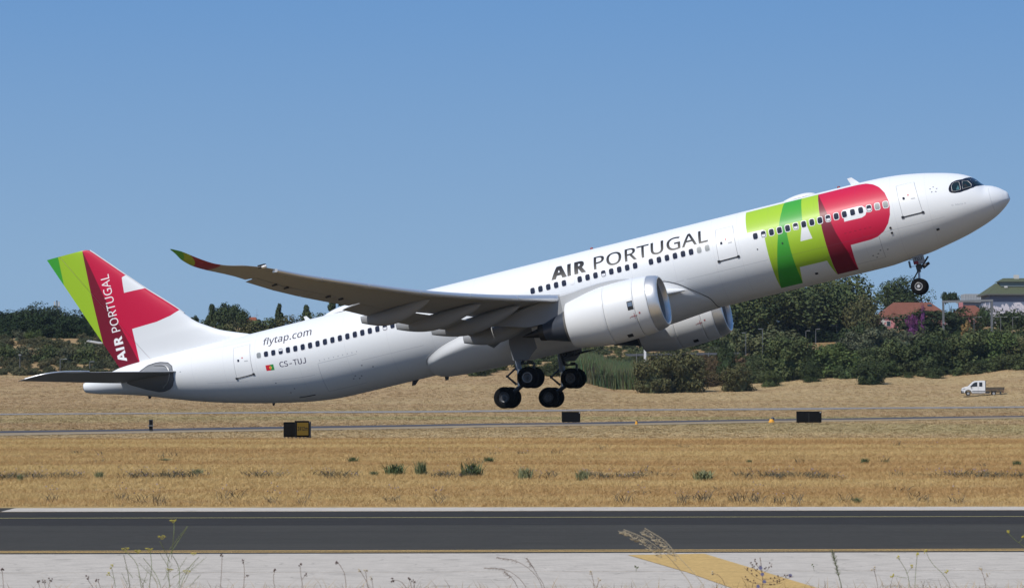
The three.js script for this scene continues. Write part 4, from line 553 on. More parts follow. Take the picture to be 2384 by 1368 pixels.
// right of the picture
plant('broadleaf_tree', 'broad dark green tree just right of the far engine, lowest of the row of three', 'tree', 'mid', 'round', 1, 1752, 790, 190, 150, 650, { lobes: 46, per: 110, leaf: .04 });
plant('broadleaf_tree', 'tall middle tree of the dark green row behind the belly of the aircraft', 'tree', 'mid', 'round', 2, 1862, 795, 230, 150, 655, { lobes: 52, per: 110, leaf: .035 });
plant('broadleaf_tree', 'tallest tree of the dark green row, its crown reaching up to the fuselage', 'tree', 'mid', 'round', 3, 1950, 790, 170, 147, 660, { lobes: 46, per: 110, leaf: .04 });
plant('broadleaf_tree', 'lower tree at the right end of the dark green row beside the pink house', 'tree', 'olive', 'round', 4, 2012, 785, 90, 92, 645, { lobes: 34, per: 100 });
plant('broadleaf_tree', 'rounded dark green tree behind the pink house, below the nose wheel', 'tree', 'dark', 'round', 5, 2098, 755, 122, 106, 740, { lobes: 40, per: 110, leaf: .045 });
plant('pine_tree', 'small umbrella shaped pine above the red roof, left of the blue-grey block', 'tree', 'pine', 'umbrella', 1, 2216, 712, 38, 32, 800, { lobes: 16, per: 70, trunk: .2, leaf: .08 });
plant('garden_shrub', 'dark bush in front of the pink house, left of the grey gantry', 'shrub', 'dark', 'bush', 1, 2146, 768, 130, 46, 668, { lobes: 30 });
plant('garden_shrub', 'dark bush between the two posts of the grey gantry', 'shrub', 'dark', 'bush', 2, 2235, 768, 100, 50, 672, { lobes: 30 });
plant('bougainvillea', 'magenta flowering bougainvillea against the red roof', 'shrub', 'purple', 'bush', 3, 2124, 756, 26, 22, 655, { lobes: 22, per: 80, leaf: .06 });
plant('bougainvillea', 'smaller dull purple blossom patch higher on the red roof', 'shrub', 'purple', 'bush', 4, 2150, 722, 18, 14, 664, { lobes: 9, per: 30, leaf: .06 });
plant('broadleaf_tree', 'dark tree in front of the white and blue walled building at the right edge', 'tree', 'dark', 'round', 6, 2356, 790, 110, 68, 668, { lobes: 36, per: 100 });
plant('broadleaf_tree', 'narrow dark tree beside the right post of the gantry', 'tree', 'dark', 'round', 7, 2296, 775, 42, 60, 690, { lobes: 26 });
plant('dry_bush', 'straw yellow rounded bush below the gantry', 'shrub', 'straw', 'bush', 5, 2252, 768, 26, 20, 640, { lobes: 14, per: 60, leaf: .09 });
const thicket = [
  ['twin-crowned olive bush with bare stems and a dark shadow on the straw', 'olive', 1520, 905, 92, 80, 520, 1], ['right half of the pair of olive bushes left of the bare brown scrub', 'olive', 1590, 903, 105, 82, 523, 2],
  ['low spreading olive bush, rooted in the straw right of the brown scrub', 'olive', 1718, 902, 74, 52, 524, 3], ['upright dark green bush rising between brown scrub and the big hillside thicket', 'dark', 1693, 858, 46, 66, 560, 4],
  ['small round bush at the foot of the big dark thicket, left side', 'mid', 1795, 897, 42, 34, 536, 5], ['big dome shaped dark thicket right of the reddish scrub', 'mid', 1838, 893, 132, 108, 552, 6],
  ['rounded bush at the thicket foot just right of the dome', 'dark', 1888, 888, 46, 46, 540, 7], ['bush with yellow-green top in the middle of the right thicket', 'bright', 1945, 884, 105, 82, 552, 8],
  ['round dark bush standing forward of the others in the dry grass', 'dark', 2030, 897, 60, 56, 528, 9], ['tall dark bush directly behind the forward standing round one', 'mid', 2075, 887, 100, 96, 556, 10],
  ['wide dark bush with a deep shaded foot left of the white truck', 'dark', 2160, 888, 120, 105, 556, 11], ['bulky grey-green bush up the slope from the white truck', 'mid', 2245, 886, 120, 112, 558, 12],
  ['bush with olive crown behind the flatbed of the truck', 'bright', 2322, 876, 110, 100, 560, 13], ['last bush of the thicket cut by the right edge of the picture', 'olive', 2384, 868, 90, 84, 560, 14]];
for (const [label, hue, px, py, w, h, D, v] of thicket) plant('bush', label, 'bush', hue, 'bush', v, px, py, w, h, D, { lobes: 40, per: 120, leaf: .052, sink: .4, bare: true });
const upper = [
  ['grey-green bush at the top left of the right thicket beside the dry patch', 'grey', 1962, 842, 84, 52, 596, 1], ['pale grey-green bush above the round forward bush', 'grey', 2030, 826, 110, 60, 602, 2], ['dome of grey-green leaves below the magenta blossom', 'grey', 2105, 818, 100, 52, 606, 3], ['dark green bush below the left gantry post', 'mid', 2180, 820, 95, 54, 606, 4], ['bush below the straw yellow one', 'olive', 2255, 822, 100, 48, 604, 5], ['bush under the twin-armed lamp posts', 'mid', 2318, 812, 90, 46, 606, 6], ['uppermost bush at the right edge', 'mid', 2378, 800, 80, 40, 610, 7], ['low bush on the crest left of the pink house wall', 'dark', 2000, 792, 90, 40, 628, 9], ['low bush on the crest in front of the pink house wall', 'grey', 2072, 796, 70, 26, 624, 10]];
for (const [label, hue, px, py, w, h, D, v] of upper) plant('bush', label, 'bush', hue, 'bush', v + 20, px, py, w, h, D, { lobes: 28, per: 90, sink: 1.2 });
plant('reed_clump', 'long grassy grey-green reed clump below the three dark trees', 'reeds', 'reed', 'bush', 31, 1805, 822, 150, 58, 615, { lobes: 34, per: 110, leaf: .06, sink: .5 }); plant('reed_clump', 'shorter reed clump right below the far engine intake', 'reeds', 'reed', 'bush', 32, 1712, 815, 70, 48, 612, { lobes: 22, per: 100, leaf: .08, sink: .5 });
plant('bush', 'small grey bush on the skyline of the dry patch under the dark trees', 'bush', 'grey', 'bush', 33, 1888, 780, 30, 18, 668, { lobes: 12, per: 60, leaf: .09 });
// left of the picture
const wood = [['dark pine at the left edge of the picture', 8, 798, 130, 72, 'pine', 1], ['dark pine second from the left edge, a little taller', 58, 800, 110, 82, 'pine', 2], ['tallest dark pine, right below the white mast with aerials', 102, 802, 120, 90, 'pine', 3], ['dark tree left of the tail fin, its crown lower than the mast', 165, 802, 120, 76, 'dark', 4], ['dark tree half hidden behind the lime green of the tail fin', 228, 806, 110, 76, 'dark', 5]];
for (const [label, px, py, w, h, hue, v] of wood) plant('pine_tree', label, 'tree', hue, 'round', v + 10, px, py, w, h, 690 + v * 3, { lobes: 44, per: 110, leaf: .045 });
plant('bush', 'round bush with a bright green sunlit top left of the tail', 'bush', 'bright', 'bush', 41, 78, 808, 38, 40, 640, { lobes: 20 }); plant('bush', 'blue-green bush beside the bright topped round bush', 'bush', 'grey', 'bush', 42, 44, 806, 44, 38, 642, { lobes: 22 }); plant('bush', 'tan and green bush on the bare soil left of the fin', 'bush', 'olive', 'bush', 43, 112, 808, 44, 24, 632, { lobes: 18 }); plant('bush', 'bush at the far left edge above the dry soil', 'bush', 'olive', 'bush', 44, 4, 812, 34, 36, 640, { lobes: 18 });
const leftScrub = [['scrub bush left of the tall post', 'mid', 14, 868, 60, 62, 580, 1], ['scrub bush behind the tall grey post', 'grey', 62, 858, 70, 54, 584, 2], ['scrub bush between the two lamp posts', 'mid', 108, 862, 72, 58, 582, 3], ['grey scrub bush behind the T-shaped lamp post', 'grey', 152, 862, 66, 54, 580, 4], ['scrub bush beside the trailing edge of the fin', 'mid', 200, 864, 76, 58, 580, 5], ['scrub bush next to the red foot of the fin', 'olive', 248, 868, 66, 66, 580, 6], ['scrub bush higher up, right of the bare soil', 'olive', 118, 826, 60, 32, 606, 7], ['scrub bush below the collapsed roof', 'mid', 205, 826, 90, 30, 606, 8], ['scrub bush at the left edge halfway up the slope', 'mid', 12, 832, 46, 34, 604, 9]];
for (const [label, hue, px, py, w, h, D, v] of leftScrub) plant('bush', label, 'bush', hue, 'bush', v + 50, px, py, w, h, D, { lobes: 26, per: 90, sink: .6 });
// between the fin and the wing
plant('poplar_tree', 'slim dark poplar, left of the bushy trees behind the dorsal fin', 'tree', 'dark', 'spire', 1, 492, 790, 26, 80, 705, { lobes: 26, leaf: .09 });
plant('broadleaf_tree', 'bushy tree with a pointed top behind the tail, left of the red roof', 'tree', 'dark', 'round', 8, 532, 800, 62, 90, 700, { lobes: 40, leaf: .06 }); plant('broadleaf_tree', 'lower round tree right beside the red roof', 'tree', 'dark', 'round', 9, 562, 795, 44, 72, 698, { lobes: 30, leaf: .06 });
plant('conifer_tree', 'pointed conifer in the middle between fin and wing', 'tree', 'dark', 'cone', 1, 649, 790, 34, 80, 705, { lobes: 30, leaf: .08 }); plant('conifer_tree', 'ragged conifer right behind the small white aerial', 'tree', 'dark', 'cone', 2, 713, 770, 26, 58, 705, { lobes: 26, leaf: .08 }); plant('conifer_tree', 'dark conifer partly behind the wing trailing edge', 'tree', 'dark', 'cone', 3, 773, 760, 30, 58, 700, { lobes: 26, leaf: .08 }); plant('broadleaf_tree', 'dark tree top showing below the wing beside the aft radome', 'tree', 'dark', 'round', 10, 808, 760, 40, 70, 700, { lobes: 26, leaf: .07 }); plant('broadleaf_tree', 'small dark treetop just above the curve of the dorsal fin', 'tree', 'dark', 'round', 11, 452, 770, 20, 34, 705, { lobes: 16, leaf: .1 });
const mids = [[480, 800, 80, 52], [560, 812, 100, 62], [620, 806, 90, 64], [672, 800, 90, 64], [728, 790, 70, 62], [596, 790, 60, 44], [520, 806, 60, 46]];
const midWords = ['under the poplar', 'under the red roof', 'in front of the pointed conifer, left side', 'in front of the pointed conifer, right side', 'below the ragged conifer', 'between red roof and pointed conifer', 'below the bushy tree beside the poplar'];
mids.forEach(([px, py, w, h], i) => plant('shrub', 'olive green shrub behind the tail ' + midWords[i], 'shrub', i % 2 ? 'olive' : 'mid', 'bush', i + 60, px, py, w, h, 640 + i * 2, { lobes: 26, per: 90 }));
{ // masses that nobody could count
  const r = rng(77), reeds = []; for (let i = 0; i < 9000; i++) { const px = 1335 + 165 * r(), D = 532 + 26 * r(), p = drop(px, D); reeds.push([p.x, p.y - .1, p.z, r() * 6.28, 1.2, 2.4 + 3.4 * r() * (1 - (px - 1335) / 400), .08 + .09 * r(), .115 + .08 * r(), .055 + .04 * r()]); }
  instanced('reed_bed', bladeClump(33, 7, .7, .5, .06), grassMat, reeds, 'tall green reed bed beyond the far main wheels', 'reeds');
  const scrub = [], SH = crown(991, 'olive', 'bush', .075, 18, 60); SH.deleteAttribute('color');
  const put = (px0, px1, D0, D1, n, c0, c1, s0 = .8, s1 = 1.8) => { for (let i = 0; i < n; i++) { const px = lerp(px0, px1, r()), D = lerp(D0, D1, r()), p = drop(px, D), t = r(), k = .7 + .5 * r(), s = lerp(s0, s1, r()); scrub.push([p.x, p.y - .25, p.z, r() * 6.28, s, s * (.45 + .3 * r()), lerp(c0[0], c1[0], t) * k, lerp(c0[1], c1[1], t) * k, lerp(c0[2], c1[2], t) * k]); } };
  put(1590, 1725, 543, 598, 230, [.14, .085, .05], [.09, .075, .035]); put(1715, 1810, 548, 600, 170, HUES.olive, HUES.mid, .8, 1.8); put(1860, 2400, 546, 590, 200, HUES.mid, HUES.olive, 1.2, 2.6); put(1640, 1850, 600, 640, 90, HUES.reed, HUES.olive, .6, 1.4); put(1880, 2400, 556, 592, 150, HUES.mid, HUES.olive, 1, 2); put(1950, 2400, 592, 634, 170, HUES.mid, HUES.grey, 1, 1.9); put(-40, 330, 546, 560, 90, [.085, .095, .05], [.125, .12, .062], .5, 1.1); put(-40, 330, 560, 640, 230, [.075, .088, .048], [.135, .12, .062], .6, 1.5); put(330, 1100, 560, 660, 260, HUES.olive, HUES.mid, 1, 2.4); put(1330, 1720, 575, 640, 170, [.11, .12, .045], HUES.grey, .7, 1.5); put(1500, 1760, 640, 680, 120, HUES.dark, HUES.mid, 1.2, 2.6); put(1020, 1345, 545, 620, 150, HUES.olive, HUES.mid, .9, 2); put(-40, 270, 652, 684, 150, HUES.pine, HUES.dark, 1.6, 3.4); put(1690, 2050, 648, 676, 150, HUES.dark, HUES.pine, 1.4, 2.8); put(1770, 1860, 658, 668, 26, HUES.dark, HUES.dark, 2.4, 3.6); put(2085, 2300, 650, 664, 40, HUES.dark, HUES.mid, .7, 1.2);
  instanced('scrub', SH, grassMat, scrub, 'low mixed scrub covering the slope between the bigger bushes', 'scrub');
}
/* ------------------------------------------------------------------ buildings and poles on the slope */
const wallTex = (a, seed) => grain(128, (u, v) => { const k = .88 + .16 * tileNoise(u, v, 12, seed) + .1 * tileNoise(u, v, 40, seed + 1); return [k, k, k]; });
const plasterTex = wallTex(0, 3);
const pinkWall = mat([.56, .24, .25], .9, 0, { map: plasterTex }), whiteWall = mat([.62, .61, .58], .9, 0, { map: plasterTex }), tileMat = mat([.20, .072, .045], .9, 0, { map: grain(256, (u, v) => { const k = .72 + .3 * Math.abs(Math.sin(u * PI * 64)) + .25 * tileNoise(u, v, 60, 2) + .2 * tileNoise(u, v, 10, 3); return [k, k * .97, k * .93]; }) }), glassDark = mat([.03, .05, .06], .12), steel = mat([.15, .155, .16], .6, .1), paleSteel = mat([.22, .225, .23], .6, .1);
function hipRoof(w, d, h, ridge, over = .4) { const a = w / 2 + over, b = d / 2 + over, r = ridge / 2, P = [[-a, 0, b], [a, 0, b], [a, 0, -b], [-a, 0, -b], [-r, h, 0], [r, h, 0]], pos = [], uv = []; const tri = (i, j, k, l) => { for (const q of l === undefined ? [i, j, k] : [i, j, k, i, k, l]) { pos.push(...P[q]); uv.push(P[q][0] / 6, (P[q][1] + P[q][2]) / 6); } }; tri(0, 1, 5, 4); tri(2, 3, 4, 5); tri(1, 2, 5); tri(3, 0, 4); tri(0, 3, 2, 1); const g = new THREE.BufferGeometry(); g.setAttribute('position', new THREE.Float32BufferAttribute(pos, 3)); g.setAttribute('uv', new THREE.Float32BufferAttribute(uv, 2)); g.computeVertexNormals(); return g; }
{ // pink house with the long hipped roof
  const D = 700, k = D / F, y0 = at(2048, 764, D).y, c = at(2126, 764, D), W = (2218 - 2052) * k, eave = at(2050, 738, D).y - y0, rise = at(2050, 702, D).y - y0 - eave;
  const o = thing('pink_house', 'pink house with white corner stones and a long red tiled hip roof', 'house', [at(2132, 764, D).x, y0, -D - 6]); part('wall', box(W - .8, eave + 3, 11, 0, eave / 2 - 1.5, 0), pinkWall, o);
  for (const s of [-1, 1]) part('corner_stones', Array.from({ length: 8 }, (_, i) => box(i % 2 ? 1.1 : .75, .42, .1, s * (W / 2 - .4 - (i % 2 ? .55 : .375)), i * .45 - .6, 5.52)), whiteWall, o);
  const rf = part('roof', hipRoof(W, 11, rise, W * .52), tileMat, o); rf.position.y = eave; part('cornice', box(W, .28, 11.4, 0, eave - .14, 0), whiteWall, o);
  const sk = part('skylight', box(1.1, .1, .8, (2175 - 2135) * k, eave + rise * .80, 11.8 * .5 * .215 + .05, .55), glassDark, rf); sk.position.y = -eave;
  for (const px of [2062, 2066]) { const f = part('window', box(1.0, 1.3, .1, (2070 - 2132) * k, eave * .42, 5.54), whiteWall, o); part('pane', box(.8, 1.1, .06, (2070 - 2132) * k, eave * .42, 5.6), glassDark, f); break; }
}
{ // second red roof with the pink tower
  const D = 712, k = D / F, y0 = at(2280, 764, D).y, W = (2306 - 2226) * k, eave = at(2280, 735, D).y - y0, rise = at(2280, 709, D).y - y0 - eave;
  const o = thing('pink_house', 'smaller pink house with a red hip roof right of the gantry post', 'house', [at(2264, 764, D).x, y0, -D - 5]); part('wall', box(W - .6, eave + 3, 9, 0, eave / 2 - 1.5, 0), pinkWall, o); const rf = part('roof', hipRoof(W, 9, rise, W * .35), tileMat, o); rf.position.y = eave;
  part('tower', box(.9, eave * .9, .9, (2243.5 - 2264) * k, at(2243, 712, D).y - y0, 1.5), pinkWall, o); part('corner_stones', Array.from({ length: 6 }, (_, i) => box(i % 2 ? .9 : .6, .42, .1, W / 2 - .3 - (i % 2 ? .45 : .3), i * .46, 4.52)), whiteWall, o);
}
{ // blue-grey block with roof plant
  const D = 780, k = D / F, y0 = at(2272, 764, D).y, W = 51 * k, h = at(2272, 703, D).y - y0, o = thing('office_block', 'blue-grey flat roofed block with a band of windows and a louvred roof screen', 'building', [at(2272, 764, D).x, y0, -D - 6]);
  part('wall', box(W, h, 10, 0, h / 2, 0), mat([.16, .20, .27], .8), o); part('roof_slab', box(W + 1, .5, 11, 0, h + .25, 0), mat([.36, .38, .40], .7), o); const lv = part('roof_screen', box(W * .92, 1.75, 8, .3, h + 1.4, 0), mat([.30, .32, .34], .7), o); for (let i = 0; i < 13; i++) part('louvre', box(.12, 1.6, .14, -W * .43 + i * W * .073, h + 1.4, 4.05), mat([.42, .43, .44], .6), lv);
  for (let i = 0; i < 4; i++) part('window', box(W * .18, .7, .1, -W * .34 + i * W * .23, h - 1.2, 5.02), glassDark, o);
}
{ // building with green roof and painted walls
  const D = 720, k = D / F, y0 = at(2384, 770, D).y, W = 190 * k, h = at(2384, 684, D).y - y0, o = thing('apartment_building', 'large building with mossy green roof and splashed white and blue-grey walls', 'building', [at(2308 + 95, 770, D).x, y0, -D - 8]);
  const mural = canvas(1024, 512, (c, w, hh) => { c.fillStyle = '#68738a'; c.fillRect(0, 0, w, hh); const r = rng(5); c.fillStyle = '#c9c6cf'; for (let b = 0; b < 7; b++) { const bx = b / 7 * w + 30 + 60 * r(), by = hh * (.40 + .1 * r()); for (let i = 0; i < 260; i++) { const a = r() * 6.28, q = Math.sqrt(r()), x = bx + Math.cos(a) * q * 95, y = by + Math.sin(a) * q * 120; c.beginPath(); c.ellipse(x, y, 5 + 9 * r(), 3 + 12 * r(), r() * 3, 0, 7); c.fill(); } } c.fillStyle = '#4d5266'; for (let i = 0; i < 500; i++) { c.beginPath(); c.ellipse(r() * w, hh * (.3 + .7 * r()), 1 + 3 * r(), 1 + 5 * r(), r() * 3, 0, 7); c.fill(); } });
  part('wall', box(W, h + 2, 14, 0, h / 2 - 1, 0), mat(0xffffff, .9, 0, { map: mural }), o); const moss = mat([.085, .098, .05], .9, 0, { map: plasterTex });
  const rf = part('roof', hipRoof(W, 14, 2.9, W * .76, 1), moss, o); rf.position.y = h; part('eave', box(W + 2, .3, 16, 0, h - .1, 0), mat([.10, .105, .10], .8), o);
  part('upper_storey', box(W * .76, 1.2, 6, 1, h + 2.6, 0), mat([.20, .24, .24], .8), o); const r2 = part('upper_roof', hipRoof(W * .76, 6, 1.0, W * .66, .6), moss, o); r2.position.set(1, h + 3.2, 0); part('chimney', box(1.2, 1.4, 1.2, (2381 - 2403) * k, h + 4.3, 0), whiteWall, o); part('roof_vent', box(.8, .5, .3, (2350 - 2403) * k, h + 1.9, 4), whiteWall, o);
}
{ // grey road gantry
  const D = 620, k = D / F, p = drop(2198, D), q = drop(2311, D), o = thing('road_gantry', 'grey steel gantry spanning between two posts in front of the houses', 'gantry', [p.x, p.y, p.z]); const y1 = at(2198, 702, D).y - p.y, dx = q.x - p.x, y2 = at(2311, 699, D).y - p.y;
  part('post', box(.42, y1 + 1, .42, 0, y1 / 2 - .5, 0), steel, o); part('post', box(.45, y2 + 1, .45, dx, y2 / 2 - .5, 0), steel, o); part('beam', [box(dx + .5, .45, .5, dx / 2, (y1 + y2) / 2, 0, 0, 0, Math.atan2(y2 - y1, dx))], paleSteel, o); part('junction_box', box(.5, .35, .3, 0, y1 * .55, .4), paleSteel, o);
}
function lampPost(px, py, hpx, D, arm, label) { const b = drop(px, D, py), top = at(px, py - hpx, D).y, H = Math.max(2, top - b.y), o = thing('lamp_post', label, 'lamp post', [b.x, b.y, b.z]); part('pole', rod([0, -.3, 0], [0, H, 0], .085, .06, 8), steel, o); const a = arm * D / F; if (arm === 0) part('camera_head', box(.5, .3, .4, 0, H, 0), paleSteel, o); else { part('arm', rod([Math.min(0, a < 0 ? a : -Math.abs(a) * (arm > 20 ? .5 : 0)), H, 0], [arm > 20 ? a * .5 : Math.max(0, a), H + .05, 0], .05, .05, 6), steel, o); for (const s of arm > 20 ? [-.5, .5] : [1]) part('lamp_head', box(.7, .14, .3, a * s, H + .05, 0), paleSteel, o); } return o; }
lampPost(45, 866, 40, 560, 0, 'tall grey post with a square head on the left slope'); lampPost(139, 862, 26, 556, 12, 'T-shaped lamp post left of the tail fin'); lampPost(208, 866, 20, 556, 6, 'short lamp post half lost in scrub beside the fin');
lampPost(1737, 815, 40, 600, -5, 'lamp post below the far engine, nearer the intake'); lampPost(1776, 812, 46, 602, -6, 'taller lamp post right of the far engine'); lampPost(1877, 804, 34, 640, 6, 'thin lamp post on the dry patch, left one'); lampPost(1900, 802, 36, 642, 6, 'thin lamp post on the dry patch, right one'); lampPost(1949, 786, 28, 650, -9, 'lamp post at the foot of the dark trees'); lampPost(2269, 766, 28, 640, 14, 'lamp post in front of the smaller pink house'); lampPost(2331, 762, 24, 640, 22, 'double armed lamp post below the green roofed building'); lampPost(2359, 762, 24, 642, 10, 'lamp post nearest the right edge');
{ const p = at(113, 735, 700), o = thing('aerial_mast', 'white aerial mast rising behind the darkest pines', 'mast', [p.x, ground(p.x, -700), -712]); const t = at(113, 703, 712).y - o.position.y; part('pole', rod([0, 0, 0], [0, t, 0], .25, .18, 8), paleSteel, o); for (const [x, y] of [[-.55, -.6], [0, -.35], [.5, -.6]]) part('aerial', box(.28, 1.5, .2, x, t + y, 0), x === 0 ? mat([.05, .05, .06]) : whiteWall, o); part('bracket', box(1.5, .12, .3, 0, t - 1.1, 0), steel, o); }
{ const D = 622, c = at(222, 806, D), k = D / F, o = thing('ruined_shed', 'collapsed shed with tilted grey roof slabs behind the fin', 'shed', [c.x, ground(c.x, -D), -D]); const h = at(222, 800, D).y - o.position.y; part('wall', box(4.5, Math.max(.8, h), 2.5, 0, Math.max(.8, h) / 2 - .2, 0), mat([.34, .32, .28], .95), o); part('roof_slab', box(4.6, .18, 2.8, .5, h + .25, .2, .1, 0, -.16), mat([.46, .44, .40], .9), o); part('roof_slab', box(1.9, .16, 2.2, -2.1, h + .2, .3, .1, 0, .5), mat([.42, .40, .36], .9), o); }
{ const D = 730, c = at(584, 760, D), k = D / F, o = thing('red_roof_house', 'distant house with an orange-red roof between the trees behind the tail', 'house', [c.x, ground(c.x, -D), -D - 4]); const e = at(584, 748, D).y - o.position.y; part('wall', box(2.1, e + .1, 6, 0, e / 2, 0), whiteWall, o); const rf = part('roof', hipRoof(2.2, 6, at(584, 737, D).y - o.position.y - e, 1.6), mat([.26, .07, .03], .9), o); rf.position.y = e; const a = thing('aerial', 'thin roof aerial right of the red roof', 'aerial', [at(595, 745, D).x, o.position.y + e, -D - 3]); part('rod', rod([0, -3, 0], [0, at(595, 718, D).y - a.position.y, 0], .05, .02, 5), steel, a); part('cross_bar', rod([-.6, 1.6, 0], [.6, 1.6, 0], .03, .03, 5), steel, a); }
{ const D = 600, P = []; const o = thing('road_barrier', 'grey barrier along the embankment road under the far engine', 'barrier', [at(1480, 822, D).x, 0, -D]); for (let i = 0; i < 11; i++) { const px = 1470 + i * 24, p = drop(px, D), y = at(px, 826 - i * .35, D).y; part('panel', box(2.05, .42, .12, p.x - o.position.x, y, 0), mat([.10, .105, .12], .9), o); part('post', box(.16, y - p.y + .6, .16, p.x - o.position.x - 1.05, (y + p.y) / 2, .1), steel, o); } }
{ const D = 585, p = drop(1502, D), y = at(1502, 806, D).y - p.y, o = thing('white_post', 'white marker post below the tail end of the far engine', 'post', [p.x, p.y, p.z]); part('shaft', box(.45, Math.max(1.5, y), .4, 0, Math.max(1.5, y) / 2, 0), mat([.7, .71, .72], .6), o); part('cap', box(.6, .2, .55, 0, Math.max(1.5, y) + .1, 0), mat([.6, .62, .64], .6), o); }
/* ------------------------------------------------------------------ airfield signs, lights and the truck */
const signBlack = dull([.007, .007, .0072]), footMat = mat([.25, .25, .25], .6);
function signBox(name, label, px0, px1, y0, y1, D, deep = .3, m = signBlack, turn = 0) {
  const k = D / F, W = (px1 - px0) * k, top = at(px0, y0, D).y, c = at((px0 + px1) / 2, y1, D), gy = Math.min(ground(c.x, -D), c.y), h = top - gy, o = thing(name, label, 'sign', [c.x, gy, -D], turn);
  part('cabinet', rbox(W, h - .14, deep, .03, 0, .14 + (h - .14) / 2, 0), m, o); part('rear_panel', box(W - .12, h - .3, .03, 0, .14 + (h - .14) / 2, deep / 2 + .01), dull([.009, .0086, .0082]), o); for (const s of [-.42, -.14, .14, .42]) part('foot', box(.07, .3, .07, W * s, .02, 0), footMat, o); return [o, W, h, deep];
}
{ const [o, W, h, d] = signBox('airfield_sign', 'black back of an airfield sign below the far main wheels', 1308, 1351, 958, 979, 300, .35, signBlack, .12); part('lifting_eye', box(.1, .08, .06, W * .45, h - .1, d / 2 + .02), mat([.6, .6, .6], .4), o); }
{ const [o, W, h, d] = signBox('airfield_sign', 'widest black airfield sign back, right of the orange light', 1855, 1913, 957, 983, 296, .4, signBlack, .1); part('lifting_eye', box(.14, .08, .06, W * .45, h - .1, d / 2 + .02), mat([.6, .6, .6], .4), o); part('joint', box(.03, h - .3, .04, -W * .02, h * .5, d / 2 + .012), mat([.05, .05, .05]), o); }
{ const [o, W, h] = signBox('airfield_sign', 'small narrow dark sign standing alone left of the yellow one', 346, 355, 976, 994, 262, .25, mat([.035, .037, .042], .6)); part('bracket', box(.5, .06, .1, 0, h * .5, .15), footMat, o); }
signBox('airfield_sign', 'black box of the sign group left of the yellow distance sign', 660, 690, 982, 1020, 162.6, .4);
{ const [o, W, h, d] = signBox('distance_sign', 'yellow distance sign reading 2412m in a black frame', 686, 718, 979, 1020, 162, .3, signBlack, .35);
  const t = canvas(256, 320, (c, w, hh) => { c.fillStyle = '#b38f18'; c.fillRect(0, 0, w, hh); c.fillStyle = '#1a1405'; c.font = 'bold 100px sans-serif'; c.textAlign = 'center'; c.save(); c.translate(w / 2, 205); c.scale(.78, 1.45); c.fillText('2412m', 0, 0); c.restore(); });
  part('face', box(W - .12, h - .34, .02, 0, .14 + (h - .14) / 2, d / 2 + .04), mat([.42, .42, .42], .6, 0, { map: t }), o, 'yellow face lettered 2412m'); }
signBox('airfield_sign', 'grey-black sign edge showing behind the right side of the yellow sign', 717, 723, 981, 1003, 163.6, .5, mat([.05, .052, .058], .6));
function edgeLight(px, py, D, w, label) { const p = drop(px, D, py), o = thing('taxiway_light', label, 'light', [p.x, p.y, p.z]); const m = mat([.75, .36, .03], .5); part('base', new THREE.CylinderGeometry(w * .5, w * .55, .18, 14).translate(0, .09, 0), m, o); part('body', new THREE.CylinderGeometry(w * .32, w * .42, .2, 14).translate(0, .28, 0), m, o); part('lens', new THREE.SphereGeometry(w * .3, 12, 8).translate(w * .2, .42, 0), mat([.05, .06, .08], .2), o); }
edgeLight(1482, 984, 294, .28, 'small orange light between the two black sign backs'); edgeLight(1797, 982, 302, .62, 'larger orange light left of the widest black sign');
